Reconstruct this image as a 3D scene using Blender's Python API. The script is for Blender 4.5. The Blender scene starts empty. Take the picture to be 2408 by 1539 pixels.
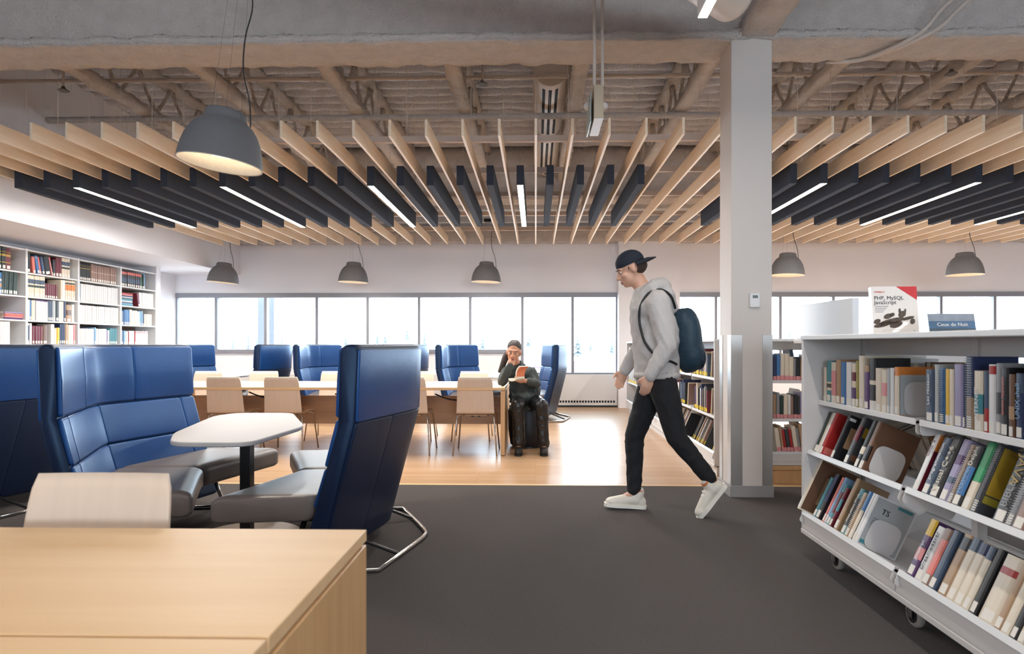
import bpy, bmesh, math, random
from mathutils import Vector, Matrix, noise
R = math.radians; PI = math.pi
S = bpy.context.scene; COL = S.collection
random.seed(7)

# ------------------------------------------------------------------ camera, sky, exposure
cd = bpy.data.cameras.new('camera'); cam = bpy.data.objects.new('camera', cd); COL.objects.link(cam)
cam.location = (0, 0, 1.19); cam.rotation_euler = (R(90), 0, R(1.3))
cd.sensor_width = 36; cd.sensor_fit = 'HORIZONTAL'; cd.lens = 22.216
cd.shift_x = -.00914; cd.shift_y = .01723; cd.clip_end = 600
cd.dof.use_dof = True; cd.dof.focus_distance = 6.6; cd.dof.aperture_fstop = 4.5
S.camera = cam
w = bpy.data.worlds.new('overcast_sky'); S.world = w; w.use_nodes = True
wn = w.node_tree.nodes; bg = wn['Background']
bg.inputs[0].default_value = (.72, .86, 1, 1); bg.inputs[1].default_value = 13
S.view_settings.view_transform = 'Standard'; S.view_settings.look = 'None'
S.view_settings.gamma = 1; S.view_settings.use_curve_mapping = False
S.view_settings.exposure = .38
S.cycles.use_denoising = True; S.cycles.max_bounces = 9; S.cycles.diffuse_bounces = 5
S.cycles.transparent_max_bounces = 12; S.cycles.sample_clamp_indirect = 6
def portal(name, x, y, z, sx, sz, rz):
    l = bpy.data.lights.new(name, 'AREA'); l.shape = 'RECTANGLE'; l.size = sx; l.size_y = sz; l.cycles.is_portal = True
    o = bpy.data.objects.new(name, l); o.location = (x, y, z); o.rotation_euler = (R(90), 0, rz); COL.objects.link(o)
portal('window_portal', -2.7, 12.3, 1.5, 8.7, 1.6, PI); portal('window_portal', 6.4, 12.3, 1.6, 7.4, 1.4, PI)
portal('window_portal', 1.5, -7.1, 1.6, 7.2, 1.3, 0)

# ------------------------------------------------------------------ materials
def lin(c):
    return tuple((x/12.92 if x <= .04045 else ((x+.055)/1.055)**2.4) for x in [k/255 for k in c])
MATS = {}
def mat(name, c, rough=.5, tint=None, metal=0, spec=.5, var=0, vscale=8, bump=0, bscale=60, emit=0, stretch=None, c2=None, coat=0, detail=4):
    if name in MATS: return MATS[name]
    m = bpy.data.materials.new(name); m.use_nodes = True; nt = m.node_tree; b = nt.nodes['Principled BSDF']
    col = lin(c) + (1,); b.inputs['Base Color'].default_value = col
    b.inputs['Roughness'].default_value = rough; b.inputs['Metallic'].default_value = metal
    b.inputs['Specular IOR Level'].default_value = spec; b.inputs['Coat Weight'].default_value = coat
    if tint: b.inputs['Specular Tint'].default_value = tint + (1,)
    if emit:
        b.inputs['Emission Color'].default_value = col; b.inputs['Emission Strength'].default_value = emit
    if var or bump:
        tc = nt.nodes.new('ShaderNodeTexCoord'); mp = nt.nodes.new('ShaderNodeMapping')
        nt.links.new(tc.outputs['Object'], mp.inputs[0])
        if stretch: mp.inputs['Scale'].default_value = stretch
    if var:
        n = nt.nodes.new('ShaderNodeTexNoise'); n.inputs['Scale'].default_value = vscale; n.inputs['Detail'].default_value = detail
        nt.links.new(mp.outputs[0], n.inputs['Vector'])
        r = nt.nodes.new('ShaderNodeValToRGB'); r.color_ramp.elements[0].position = .3; r.color_ramp.elements[1].position = .7
        k = lin(c2) if c2 else tuple(x*(1-var) for x in col[:3])
        r.color_ramp.elements[0].color = k + (1,); r.color_ramp.elements[1].color = col
        nt.links.new(n.outputs['Fac'], r.inputs[0]); nt.links.new(r.outputs[0], b.inputs['Base Color'])
    if bump:
        n2 = nt.nodes.new('ShaderNodeTexNoise'); n2.inputs['Scale'].default_value = bscale; n2.inputs['Detail'].default_value = 3
        nt.links.new(mp.outputs[0], n2.inputs['Vector'])
        bp = nt.nodes.new('ShaderNodeBump'); bp.inputs['Strength'].default_value = bump; bp.inputs['Distance'].default_value = .02
        nt.links.new(n2.outputs['Fac'], bp.inputs['Height']); nt.links.new(bp.outputs[0], b.inputs['Normal'])
    MATS[name] = m; return m
def glass_mat():
    m = bpy.data.materials.new('window_glass'); m.use_nodes = True; nt = m.node_tree; nt.nodes.clear()
    o = nt.nodes.new('ShaderNodeOutputMaterial'); mx = nt.nodes.new('ShaderNodeMixShader')
    t = nt.nodes.new('ShaderNodeBsdfTransparent'); t.inputs[0].default_value = (.96, .98, .98, 1)
    g = nt.nodes.new('ShaderNodeBsdfGlossy'); g.inputs['Roughness'].default_value = .02
    f = nt.nodes.new('ShaderNodeFresnel'); f.inputs[0].default_value = 1.3
    nt.links.new(f.outputs[0], mx.inputs[0]); nt.links.new(t.outputs[0], mx.inputs[1]); nt.links.new(g.outputs[0], mx.inputs[2])
    nt.links.new(mx.outputs[0], o.inputs[0]); return m
GLASS = glass_mat()
M_wall = mat('wall_paint', (238, 237, 240), .7, var=.03, vscale=1.5)
M_spray = mat('sprayed_fireproofing', (208, 198, 190), .95, spec=.1, var=.12, vscale=9, bump=1, bscale=45)
M_deck = mat('sprayed_deck', (214, 214, 220), .95, spec=.1, var=.1, vscale=7, bump=1, bscale=40)
M_carpet = mat('grey_carpet', (114, 107, 105), .95, spec=.1, var=.5, vscale=230, bump=.7, bscale=260, c2=(82, 77, 75))
M_strip = mat('maple_strip', (222, 186, 140), .4)
M_birch = mat('birch_ply', (248, 226, 198), .45, var=.2, vscale=5, stretch=(8, .5, 6), c2=(236, 208, 174))
M_felt = mat('black_felt', (66, 70, 80), .95, spec=.15, var=.3, vscale=150)
M_lamp = mat('lit_strip', (255, 244, 222), .5, emit=7)
M_disc = mat('lamp_diffuser', (255, 240, 215), .5, emit=5)
M_grey = mat('pendant_grey', (112, 112, 114), .75, var=.06, vscale=30)
M_greyin = mat('pendant_inside', (214, 202, 186), .8, var=.1, vscale=60)
M_cord = mat('dark_cord', (52, 50, 50), .6)
M_white = mat('white_paint_metal', (226, 224, 222), .4)
M_pipe = mat('painted_pipe', (206, 192, 180), .6, bump=.4, bscale=60)
M_duct = mat('painted_duct', (222, 210, 198), .35)
M_black = mat('black_metal', (22, 22, 24), .4)
M_alu = mat('window_aluminium', (138, 140, 148), .5, metal=.2)
M_desk = mat('maple_laminate', (226, 190, 146), .5, spec=.35, var=.12, vscale=2.5, stretch=(.5, 7, 7), c2=(218, 180, 135))
M_deskside = mat('maple_laminate_side', (214, 172, 122), .4, var=.2, vscale=3, stretch=(8, 8, .7), c2=(198, 154, 106))
M_modesty = mat('modesty_panel_wood', (186, 150, 118), .5, var=.15, vscale=3, stretch=(.7, 8, 8))
M_chair = mat('beige_laminate', (214, 192, 172), .45, var=.06, vscale=6, stretch=(6, 1, .6))
M_chrome = mat('chrome', (196, 194, 192), .18, metal=1)
M_navy = mat('navy_leather', (24, 64, 122), .34, tint=(.45, .72, 1), var=.12, vscale=5, bump=.06, bscale=180, spec=.6)
M_navydk = mat('navy_leather_edge', (15, 25, 52), .45, tint=(.45, .7, 1), bump=.06, bscale=180)
M_taupe = mat('taupe_leather', (114, 105, 100), .4, var=.08, vscale=6, bump=.05, bscale=160)
M_tabletop = mat('white_laminate', (178, 173, 171), .6, spec=.3)
M_steel = mat('shelf_grey_paint', (214, 209, 206), .45)
M_shelf = mat('shelf_white_paint', (224, 224, 224), .42)
M_guard = mat('brushed_guard', (186, 182, 178), .32, metal=.75)
M_column = mat('column_paint', (212, 202, 194), .6)
M_vinyl = mat('grey_vinyl_base', (150, 147, 145), .5)
M_rubber = mat('grey_rubber', (160, 154, 148), .7)
M_slot = mat('dark_slot', (16, 16, 18), .8)
M_pages = mat('book_pages', (232, 224, 206), .8)
M_tag = mat('paper_label', (236, 230, 220), .6)
M_yellowtag = mat('yellow_label', (232, 200, 40), .6)
M_pinktag = mat('pink_label', (226, 140, 142), .6)
def wood_floor():
    m = mat('strip_wood_floor', (206, 158, 112), .3); nt = m.node_tree; b = nt.nodes['Principled BSDF']
    tc = nt.nodes.new('ShaderNodeTexCoord'); br = nt.nodes.new('ShaderNodeTexBrick')
    nt.links.new(tc.outputs['Object'], br.inputs[0])
    br.inputs['Scale'].default_value = 1; br.inputs['Brick Width'].default_value = 1.4; br.inputs['Row Height'].default_value = .075
    br.inputs['Mortar Size'].default_value = .0015; br.offset = .37
    br.inputs['Color1'].default_value = lin((208, 172, 136)) + (1,); br.inputs['Color2'].default_value = lin((194, 154, 116)) + (1,)
    br.inputs['Mortar'].default_value = lin((160, 112, 76)) + (1,)
    n = nt.nodes.new('ShaderNodeTexNoise'); mp = nt.nodes.new('ShaderNodeMapping'); mp.inputs['Scale'].default_value = (1.5, 26, 1)
    nt.links.new(tc.outputs['Object'], mp.inputs[0]); nt.links.new(mp.outputs[0], n.inputs['Vector']); n.inputs['Scale'].default_value = 2
    mx = nt.nodes.new('ShaderNodeMix'); mx.data_type = 'RGBA'; mx.blend_type = 'MULTIPLY'; mx.inputs[0].default_value = .28
    nt.links.new(br.outputs[0], mx.inputs[6]); nt.links.new(n.outputs['Fac'], mx.inputs[7]); nt.links.new(mx.outputs[2], b.inputs['Base Color'])
    b.inputs['Specular IOR Level'].default_value = .2
    return m
M_wood = wood_floor()

# ------------------------------------------------------------------ mesh helpers
BOXF = [(0, 3, 2, 1), (4, 5, 6, 7), (0, 1, 5, 4), (1, 2, 6, 5), (2, 3, 7, 6), (3, 0, 4, 7)]
class MB:
    def __init__(s): s.v = []; s.f = []
    def add(s, vs, fs, T=None):
        k = len(s.v); s.v += [tuple(T @ Vector(v)) if T else tuple(v) for v in vs]; s.f += [tuple(i+k for i in f) for f in fs]; return s
    def box(s, x0, x1, y0, y1, z0, z1, T=None):
        return s.add([(x0, y0, z0), (x1, y0, z0), (x1, y1, z0), (x0, y1, z0), (x0, y0, z1), (x1, y0, z1), (x1, y1, z1), (x0, y1, z1)], BOXF, T)
    def prism(s, poly, z0, z1, T=None):            # poly in XY, extruded along Z
        n = len(poly); vs = [(x, y, z0) for x, y in poly] + [(x, y, z1) for x, y in poly]
        return s.add(vs, [tuple(range(n))[::-1], tuple(range(n, 2*n))] + [(i, (i+1) % n, n+(i+1) % n, n+i) for i in range(n)], T)
    def tube(s, pts, r, n=8, cap=True, rz=None):
        P = [Vector(p) for p in pts]; m = len(P); rr = r if isinstance(r, (list, tuple)) else [r]*m
        t0 = (P[1]-P[0]).normalized(); u = t0.orthogonal().normalized(); vs = []
        for i in range(m):
            t = ((P[min(i+1, m-1)]-P[i]).normalized() + (P[i]-P[max(i-1, 0)]).normalized()).normalized()
            u = (u - t*u.dot(t)).normalized(); w_ = t.cross(u)
            vs += [P[i] + (u*math.cos(2*PI*k/n) + w_*math.sin(2*PI*k/n))*rr[i] for k in range(n)]
        fs = [(i*n+k, i*n+(k+1) % n, (i+1)*n+(k+1) % n, (i+1)*n+k) for i in range(m-1) for k in range(n)]
        if cap: fs += [tuple(range(n))[::-1], tuple(range((m-1)*n, m*n))]
        return s.add(vs, fs)
    def lathe(s, prof, n=32, T=None):
        m = len(prof); vs = [(r*math.cos(2*PI*k/n), r*math.sin(2*PI*k/n), z) for r, z in prof for k in range(n)]
        return s.add(vs, [(i*n+k, i*n+(k+1) % n, (i+1)*n+(k+1) % n, (i+1)*n+k) for i in range(m-1) for k in range(n)], T)
    def ell(s, c, r, rot=None, n=14):
        vs = []; fs = []; m = n//2
        for i in range(m+1):
            a = PI*i/m - PI/2
            for k in range(n):
                b = 2*PI*k/n; p = Vector((r[0]*math.cos(a)*math.cos(b), r[1]*math.cos(a)*math.sin(b), r[2]*math.sin(a)))
                if rot: p = rot @ p
                vs.append(p + Vector(c))
        fs = [(i*n+k, i*n+(k+1) % n, (i+1)*n+(k+1) % n, (i+1)*n+k) for i in range(m) for k in range(n)]
        return s.add(vs, fs)
    def limb(s, pts, rad, n=12, k=4):              # smooth tapered limb with round ends
        P = [Vector(p) for p in pts]; Q = []; RR = []
        for i in range(len(P)-1):
            for j in range(k):
                t = j/k; Q.append(P[i].lerp(P[i+1], t)); RR.append(rad[i]*(1-t)+rad[i+1]*t)
        Q.append(P[-1]); RR.append(rad[-1])
        s.tube(Q, RR, n)
        for p, r in zip(P, rad): s.ell(p, (r, r, r), n=12)
        return s
    def mesh(s, name, m=None, smooth=False):
        me = bpy.data.meshes.new(name); me.from_pydata(s.v, [], s.f)
        bm = bmesh.new(); bm.from_mesh(me); bmesh.ops.remove_doubles(bm, verts=bm.verts, dist=1e-6); bmesh.ops.recalc_face_normals(bm, faces=bm.faces); bm.to_mesh(me); bm.free()
        if m: me.materials.append(m)
        if smooth: me.shade_smooth()
        return me
    def make(s, name, m, parent=None, smooth=False, bevel=0, seg=2):
        me = s.mesh(name, m, smooth); o = bpy.data.objects.new(name, me); COL.objects.link(o)
        if parent: o.parent = parent
        if bevel:
            b = o.modifiers.new('bevel', 'BEVEL'); b.width = bevel; b.segments = seg; b.limit_method = 'ANGLE'; b.angle_limit = R(40); me.shade_smooth()
            try: me.set_sharp_from_angle(angle=R(50))
            except Exception: pass
        return o
def tag(o, label=None, cat=None, group=None, kind=None):
    if label: o['label'] = label
    if cat: o['category'] = cat
    if group: o['group'] = group
    if kind: o['kind'] = kind
    return o
def thing(name, label, cat, loc=(0, 0, 0), rz=0, group=None, T=None):
    o = bpy.data.objects.new(name, None); COL.objects.link(o); o.empty_display_size = .1
    if T is not None: o.matrix_basis = T
    else: o.location = loc; o.rotation_euler = (0, 0, rz)
    return tag(o, label, cat, group)
def node(name, parent, loc=(0, 0, 0)):
    o = bpy.data.objects.new(name, None); COL.objects.link(o); o.parent = parent; o.location = loc; o.empty_display_size = .1; return o
def dup(o, parent=None):
    c = o.copy(); COL.objects.link(c)
    if parent: c.parent = parent
    for ch in list(o.children): dup(ch, c)
    return c
def at(o, loc, rz=0): o.location = loc; o.rotation_euler = (0, 0, rz); return o
def struct(mb, name, m, **k): return tag(mb.make(name, m, **k), kind='structure')
def box(*a): return MB().box(*a)
def rpoly(pts, r, k=5):                              # polygon with rounded corners
    out = []; n = len(pts)
    for i in range(n):
        a, b, c = (Vector(pts[i-1]), Vector(pts[i]), Vector(pts[(i+1) % n])); d1 = (a-b); d2 = (c-b)
        q = min(r, d1.length*.45, d2.length*.45); p1 = b + d1.normalized()*q; p2 = b + d2.normalized()*q
        for j in range(k+1):
            t = j/k; p = p1*(1-t)**2 + b*2*t*(1-t) + p2*t*t; out.append((p.x, p.y))
    return out
ORD = 'zeroth first second third fourth fifth sixth seventh eighth ninth tenth eleventh twelfth thirteenth fourteenth fifteenth sixteenth seventeenth eighteenth nineteenth twentieth'.split()
def nth(i): return ORD[i] if i <= 20 else ('twenty-' + ORD[i-20] if i < 30 else ('thirtieth' if i == 30 else 'thirty-' + ORD[i-30]))
def text(body, T, size, m, parent, name='lettering', ext=.0006, align='CENTER'):
    c = bpy.data.curves.new(name, 'FONT'); c.body = body; c.size = size; c.extrude = ext; c.align_x = align; c.align_y = 'CENTER'; c.resolution_u = 2
    c.materials.append(m); o = bpy.data.objects.new(name, c); COL.objects.link(o); o.parent = parent
    bpy.context.view_layer.update()
    me = bpy.data.meshes.new_from_object(o.evaluated_get(bpy.context.evaluated_depsgraph_get()))
    bpy.data.objects.remove(o); me.name = name; o = bpy.data.objects.new(name, me); COL.objects.link(o); o.parent = parent
    if not me.materials: me.materials.append(m)
    o.matrix_parent_inverse = parent.matrix_world.inverted(); o.matrix_basis = T; return o
def nz(p, s, a): return noise.noise(Vector(p)*s)*a
def spray_box(x0, x1, y0, y1, z0, z1, step, amp, sc=9):   # lumpy sprayed coating: a subdivided displaced box
    nx, ny, nzz = [max(1, round(abs(d)/step)) for d in (x1-x0, y1-y0, z1-z0)]
    bm = bmesh.new(); bmesh.ops.create_cube(bm, size=1)
    me = MB(); idx = {}
    def V(i, j, k):
        if (i, j, k) not in idx:
            p = Vector((x0+(x1-x0)*i/nx, y0+(y1-y0)*j/ny, z0+(z1-z0)*k/nzz)); c = Vector(((x0+x1)/2, (y0+y1)/2, (z0+z1)/2))
            d = noise.noise_vector(p*sc)*amp + noise.noise_vector(p*sc*3)*amp*.4
            idx[(i, j, k)] = len(me.v); me.v.append(tuple(p+d))
        return idx[(i, j, k)]
    for i in range(nx):
        for j in range(ny):
            for k, fl in ((0, 1), (nzz, 0)):
                q = (V(i, j, k), V(i+1, j, k), V(i+1, j+1, k), V(i, j+1, k)); me.f.append(q[::-1] if fl else q)
        for k in range(nzz):
            for j, fl in ((0, 0), (ny, 1)):
                q = (V(i, j, k), V(i+1, j, k), V(i+1, j, k+1), V(i, j, k+1)); me.f.append(q[::-1] if fl else q)
    for j in range(ny):
        for k in range(nzz):
            for i, fl in ((0, 1), (nx, 0)):
                q = (V(i, j, k), V(i, j+1, k), V(i, j+1, k+1), V(i, j, k+1)); me.f.append(q[::-1] if fl else q)
    bm.free(); return me
# ------------------------------------------------------------------ the room shell
XL, XR, YB, YF, ZC = -7., 10., 12.15, -7., 4.45
carpet = struct(box(XL, XR, YF, 5.34, -.1, 0), 'floor', M_carpet)
struct(box(XL, XR, 5.36, 15, -.1, 0), 'floor', M_wood)
struct(box(XL, XR, 5.33, 5.37, -.05, .004), 'trim_1', M_strip)
struct(box(XL-.2, XL, YF, YB, 0, ZC), 'wall_left', M_wall)
struct(box(XR, XR+.2, YF, YB, 0, ZC), 'wall_right', M_wall)
bk = struct(box(XL, -5.74, YF, YB, 2.545, ZC), 'wall_left', M_wall)       # bulkhead over the bookcase
# window wall
WB = MB().box(XL, XR, YB, YB+.25, 2.19, ZC).box(XL, -.258, YB, YB+.25, 0, 1.04).box(-.258, 1.56, YB, YB+.25, 0, .59).box(1.56, 2.70, YB-.25, YB+.25, 0, 3.2).box(2.7, XR, YB, YB+.25, 0, .72)
struct(WB, 'wall_back', M_wall)
struct(MB().box(XL, XR, YF-.25, YF, 0, .95).box(XL, XR, YF-.25, YF, 2.25, ZC).box(XL, -2.1, YF-.25, YF, .95, 2.25).box(5.1, XR, YF-.25, YF, .95, 2.25), 'wall_front', M_wall)
mull = [-7.0, -6.214, -5.241, -4.239, -3.248, -2.253, -1.262, -.258, .709, 1.56]
def window(name, xs, zlow, ztop):
    x0, x1 = xs[0], xs[-1]
    o = struct(MB().box(x0, x1, YB-.03, YB+.12, ztop-.09, ztop), name, M_alu)
    for i, x in enumerate(xs):
        if name == 'window_1' and i == len(xs)-1: continue
        box(x-.026, x+.026, YB-.01, YB+.1, zlow(i)+.055, ztop-.09).make('mullion', M_alu, o)
    for i in range(len(xs)-1):
        z = max(zlow(i), zlow(i)) if i+1 < len(xs) else 0
        z = zlow(i)
        box(xs[i]+.022, xs[i+1]-.022, YB+.04, YB+.052, z+.055, ztop-.09).make('pane', GLASS, o)
        box(xs[i], xs[i+1], YB-.045, YB+.12, z-.01, z+.055).make('sill', M_alu, o)
window('window_1', mull[:8], lambda i: 1.04, 2.19)
window('window_2', mull[7:], lambda i: .6, 2.19)
window('window_3', [2.7, 3.44, 4.66, 5.66, 6.68, 7.68, 8.68, 9.68, 10.], lambda i: .72, 2.19)
# exterior pilaster outside the second pane
tag(MB().box(-5.95, -5.6, 13.4, 13.8, -4, 3.4).make('exterior_post', mat('exterior_post_paint', (94, 97, 104), .8)), 'grey exterior post seen through the second window pane', 'post')
# convector along the foot of the window wall
cv = thing('convector', 'white baseboard heater with a slotted grille under the windows', 'heater', (0, 0, 0))
MB().box(-6.6, 1.55, YB-.09, YB, .03, .62).make('casing', M_white, cv, bevel=.006)
g = MB()
for i in range(150): g.box(-6.5+i*.0535, -6.5+i*.0535+.034, YB-.094, YB-.08, .085, .125)
tag(g.make('grille', M_slot, cv), kind='stuff')
box(-6.6, 1.55, YB-.1, YB, .0, .028).make('base_strip', M_black, cv)
# ceiling: corrugated sprayed deck
def deck():
    mb = MB(); ys = []; y = 5.2; p = .235
    prof = [(0, .12), (.10, .12), (.15, .04), (.24, -.02), (.4, -.05), (.6, -.055), (.78, -.03), (.9, .04)]
    while y < 12.2:
        ys += [(y+a*p, z) for a, z in prof]; y += p
    xs = [XL + i*.11 for i in range(int((XR-XL)/.11)+2)]
    for x in xs:
        fx = abs(((x-.43+.62) % 1.24)-.62)
        ed = max(0, 1-fx/.16)
        for yy, z in ys:
            d = nz((x, yy, 3), 6, .022) + nz((x, yy, 9), 15, .014)
            mb.v.append((x, yy + nz((x, yy, 1), 5, .02), ZC + z*(1-ed*.8) - ed*.03 + d + .02))
    n = len(ys)
    mb.f = [(i*n+j, i*n+j+1, (i+1)*n+j+1, (i+1)*n+j) for i in range(len(xs)-1) for j in range(n-1)]
    return mb
ceil = struct(deck(), 'ceiling', M_deck, smooth=True)
struct(box(XL, XR, YF, 5.25, ZC, ZC+.1), 'ceiling', M_deck)
struct(box(XL-.3, XR+.3, YF-.3, YB+.5, ZC+.14, ZC+.3), 'ceiling', M_deck)
# girders with sprayed fireproofing
def girder(yc, z0):
    o = node('girder', ceil)
    spray_box(XL, XR, yc-.22, yc+.22, z0, z0+.06, .05, .02).make('bottom_flange', M_spray, o, smooth=True)
    spray_box(XL, XR, yc-.075, yc+.075, z0+.05, ZC, .12, .012).make('web', M_spray, o, smooth=True)
girder(5.15, 3.57); girder(10.45, 3.55)
o = node('girder', ceil)
spray_box(1.6, 1.84, YF, 4.98, 3.58, 3.72, .07, .016).make('bottom_flange', M_spray, o, smooth=True)
box(1.66, 1.78, YF, 4.98, 3.7, ZC).make('web', M_spray, o)
# open-web joists
for i in range(-4, 8):
    x = .43 + 1.24*i
    if x < -5.6 or x > 9.8: continue
    j = node('joist', ceil)
    spray_box(x-.075, x+.075, 5.3, 12.15, 3.86, 3.95, .06, .018).make('bottom_chord', M_spray, j, smooth=True)
    spray_box(x-.07, x+.07, 5.3, 12.15, 4.34, 4.44, .09, .02).make('top_chord', M_spray, j, smooth=True)
    y = 5.45; k = 0
    while y < 12:
        y2 = y + .33
        a, b = ((x, y, 3.93), (x, y2, 4.36)) if k % 2 == 0 else ((x, y, 4.36), (x, y2, 3.93))
        q = [Vector(a).lerp(Vector(b), t/4) + Vector((nz((x, y, t), 3, .012), 0, 0)) for t in range(5)]
        MB().tube(q, [.034, .022, .020, .022, .034], 6).make('web_rod', M_spray, j, smooth=True)
        y = y2; k += 1
# ------------------------------------------------------------------ column
cx0, cx1, cy0, cy1 = 1.525, 1.84, 4.965, 5.27
col = tag(box(cx0, cx1, cy0, cy1, 0, 3.58).make('column', M_column, bevel=.004), 'square painted column between the walking man and the near trolley', 'column')
for sx, (xa, xb) in ((0, (cx0-.004, cx0+.085)), (1, (cx1-.075, cx1+.004))):
    MB().box(xa, xb, cy0-.006, cy0, .09, 1.267).make('corner_guard', M_guard, col, bevel=.002)
    MB().box(xa if not sx else xb-.004, xa+.004 if not sx else xb, cy0, cy0+.085, .09, 1.267).make('corner_guard', M_guard, col, bevel=.002)
MB().box(cx0-.004, cx0+.001, cy1-.085, cy1, .09, 1.267).make('corner_guard', M_guard, col, bevel=.002)
MB().box(cx0-.012, cx1+.012, cy0-.012, cy1+.012, 0, .09).make('vinyl_base', M_vinyl, col, bevel=.003)
th = thing('thermostat', 'small white wall thermostat on the square column', 'thermostat', (1.70, cy0-.001, 1.535))
MB().box(-.04, .04, -.026, 0, -.056, .056).make('casing', M_white, th, bevel=.006)
MB().box(-.018, .022, -.0275, -.02, .016, .038).make('display', mat('lcd', (92, 104, 96), .3), th)
# ------------------------------------------------------------------ services under the deck
def pipe(label, name, pts, r, m=M_pipe, cat='pipe', n=10): return tag(MB().tube(pts, r, n).make(name, m, smooth=True), label, cat)
pipe('thick sprayed pipe crossing under the joists from the bulkhead', 'sprinkler_pipe', [(-5.74, 7.3, 3.83), (9.9, 7.3, 3.83)], .036, M_spray)
pipe('thin sprinkler pipe crossing just behind the near sprayed girder', 'sprinkler_pipe', [(-5.74, 6.55, 3.97), (9.9, 6.55, 3.97)], .022)
pipe('white conduit spanning above the far baffle ends', 'conduit', [(-5.74, 11.45, 3.31), (9.9, 11.45, 3.31)], .03, M_white)
pipe('second thinner white conduit below the white window duct', 'conduit', [(-5.74, 11.62, 3.45), (9.9, 11.62, 3.45)], .02, M_white)
tag(box(-5.74, 9.9, 11.35, 11.6, 3.62, 3.85).make('rectangular_duct', M_white, bevel=.01), 'white rectangular duct spanning the room near the windows', 'duct')
tag(spray_box(-5.74, 9.9, 11.85, 12.12, 3.13, 3.36, .07, .016).make('edge_beam', M_spray, smooth=True), 'lumpy sprayed edge beam along the top of the window wall', 'beam')
def slotted(y0, y1, label, r=.185):
    d = thing('slot_duct', label, 'duct', (.155, 0, 4.07))
    T = Matrix.Rotation(R(-90), 4, 'X')
    MB().lathe([(0, y0), (r*.97, y0), (r, y0+.02), (r, y1-.02), (r*.97, y1), (0, y1)], 36, T).make('tube', M_duct, d, smooth=True, bevel=.004)
    for a in (-21, 0, 21):
        x = r*math.sin(R(a)); z = -r*math.cos(R(a))
        q = MB(); yy = y0+.1
        while yy < y1-.15:
            q.box(x-.017, x+.017, yy, min(yy+.5, y1-.1), z-.004, z+.02); yy += .515
        q.make('air_slot', M_slot, d)
slotted(6.6, 8.2, 'round painted air duct with three black slots above the baffles')
slotted(8.36, 10.1, 'farther round duct with three black slots near the second girder')
def sprinkler(x, y, z, label):
    s = thing('ceiling_sprinkler', label, 'sprinkler', (x, y, z))
    MB().tube([(0, 0, .35), (0, 0, .02)], .012, 8).make('drop_pipe', M_pipe, s)
    MB().lathe([(0, 0), (.05, 0), (.055, .008), (.03, .02), (.012, .05), (0, .05)], 14).make('escutcheon', M_grey, s)
sprinkler(-4.75, 6.25, 3.74, 'sprinkler head with a round plate near the bulkhead')
sprinkler(-.55, 6.5, 3.87, 'sprinkler head hanging beside the slotted duct')
sprinkler(3.95, 6.1, 3.76, 'sprinkler head hanging over the trolley side of the room')
# flexible conduits over the girder
for k, lb in ((0, 'outer looped white cable dropping past the girder beyond the column'), (1, 'inner looped white cable dropping past the girder beyond the column')):
    pts = [(3.5+.12*k, 4.2, 4.4), (3.35+.14*k, 4.55, 4.0), (3.05+.13*k, 4.84, 3.72), (2.98+.1*k, 4.88, 3.6), (2.85+.05*k, 4.98, 3.53), (2.7, 5.3, 3.54), (2.4, 5.45, 3.6)]
    q = []
    for i in range(len(pts)-1):
        for t in range(5): q.append(Vector(pts[i]).lerp(Vector(pts[i+1]), t/5))
    for _ in range(3): q = [q[0]] + [(q[i-1]+q[i]*2+q[i+1])/4 for i in range(1, len(q)-1)] + [q[-1]]
    pipe(lb, 'flexible_cable', q, .016, M_pipe, 'cable')
# angled round duct and linear lamp near the camera
d = thing('round_duct', 'glossy white round duct end hanging in front of the column top', 'duct')
ax = Vector((.72, .69, 0)).normalized(); e = Vector((1.3, 4.17, 3.46))
MB().tube([e - ax*3, e - ax*.06, e - ax*.02, e], [.155, .155, .152, .13], 32).make('tube', M_duct, d, smooth=True)
def linear_lamp(x, y0, y1, z, label, w_=.06):
    f = thing('linear_lamp', label, 'lamp', (x, (y0+y1)/2, z)); L = (y1-y0)/2
    MB().box(-w_/2, w_/2, -L, L, .004, .12).make('housing', M_white, f, bevel=.003)
    MB().box(-w_/2+.004, w_/2-.004, -L+.004, L-.004, 0, .01).make('diffuser', M_lamp, f)
    for s in (-.8, .8): MB().tube([(0, s*L, .12), (0, s*L, ZC-z)], .003, 6).make('suspension_wire', M_cord, f)
    l = bpy.data.lights.new('lamp_light', 'AREA'); l.shape = 'RECTANGLE'; l.size = w_; l.size_y = 2*L; l.energy = LAMP_W*2*L; l.color = (1, .95, .89)
    lo = bpy.data.objects.new('lamp_light', l); lo.location = (0, 0, -.012); COL.objects.link(lo); lo.parent = f
LAMP_W = 12
linear_lamp(.975, 2.35, 3.72, 3.10, 'lit white linear lamp hanging in front of the column')
for x in (-4.2, -1.6, .975):  # unseen lamps added behind the camera to brighten the foreground
    for y in (-4.2, -.9): linear_lamp(x, y, y+1.5, 3.10, 'added unseen linear lamp behind the camera, %s' % {-4.2: 'over the bookcase side', -1.6: 'over the middle aisle', .975: 'over the trolley side'}[x] + (' far back' if y < -2 else ''))
for y in (-4.2, -.9): linear_lamp(4.0, y, y+1.5, 3.10, 'added unseen linear lamp behind the trolley' + (' far back' if y < -2 else ''))  # another added, unseen pair for the same foreground light
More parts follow.
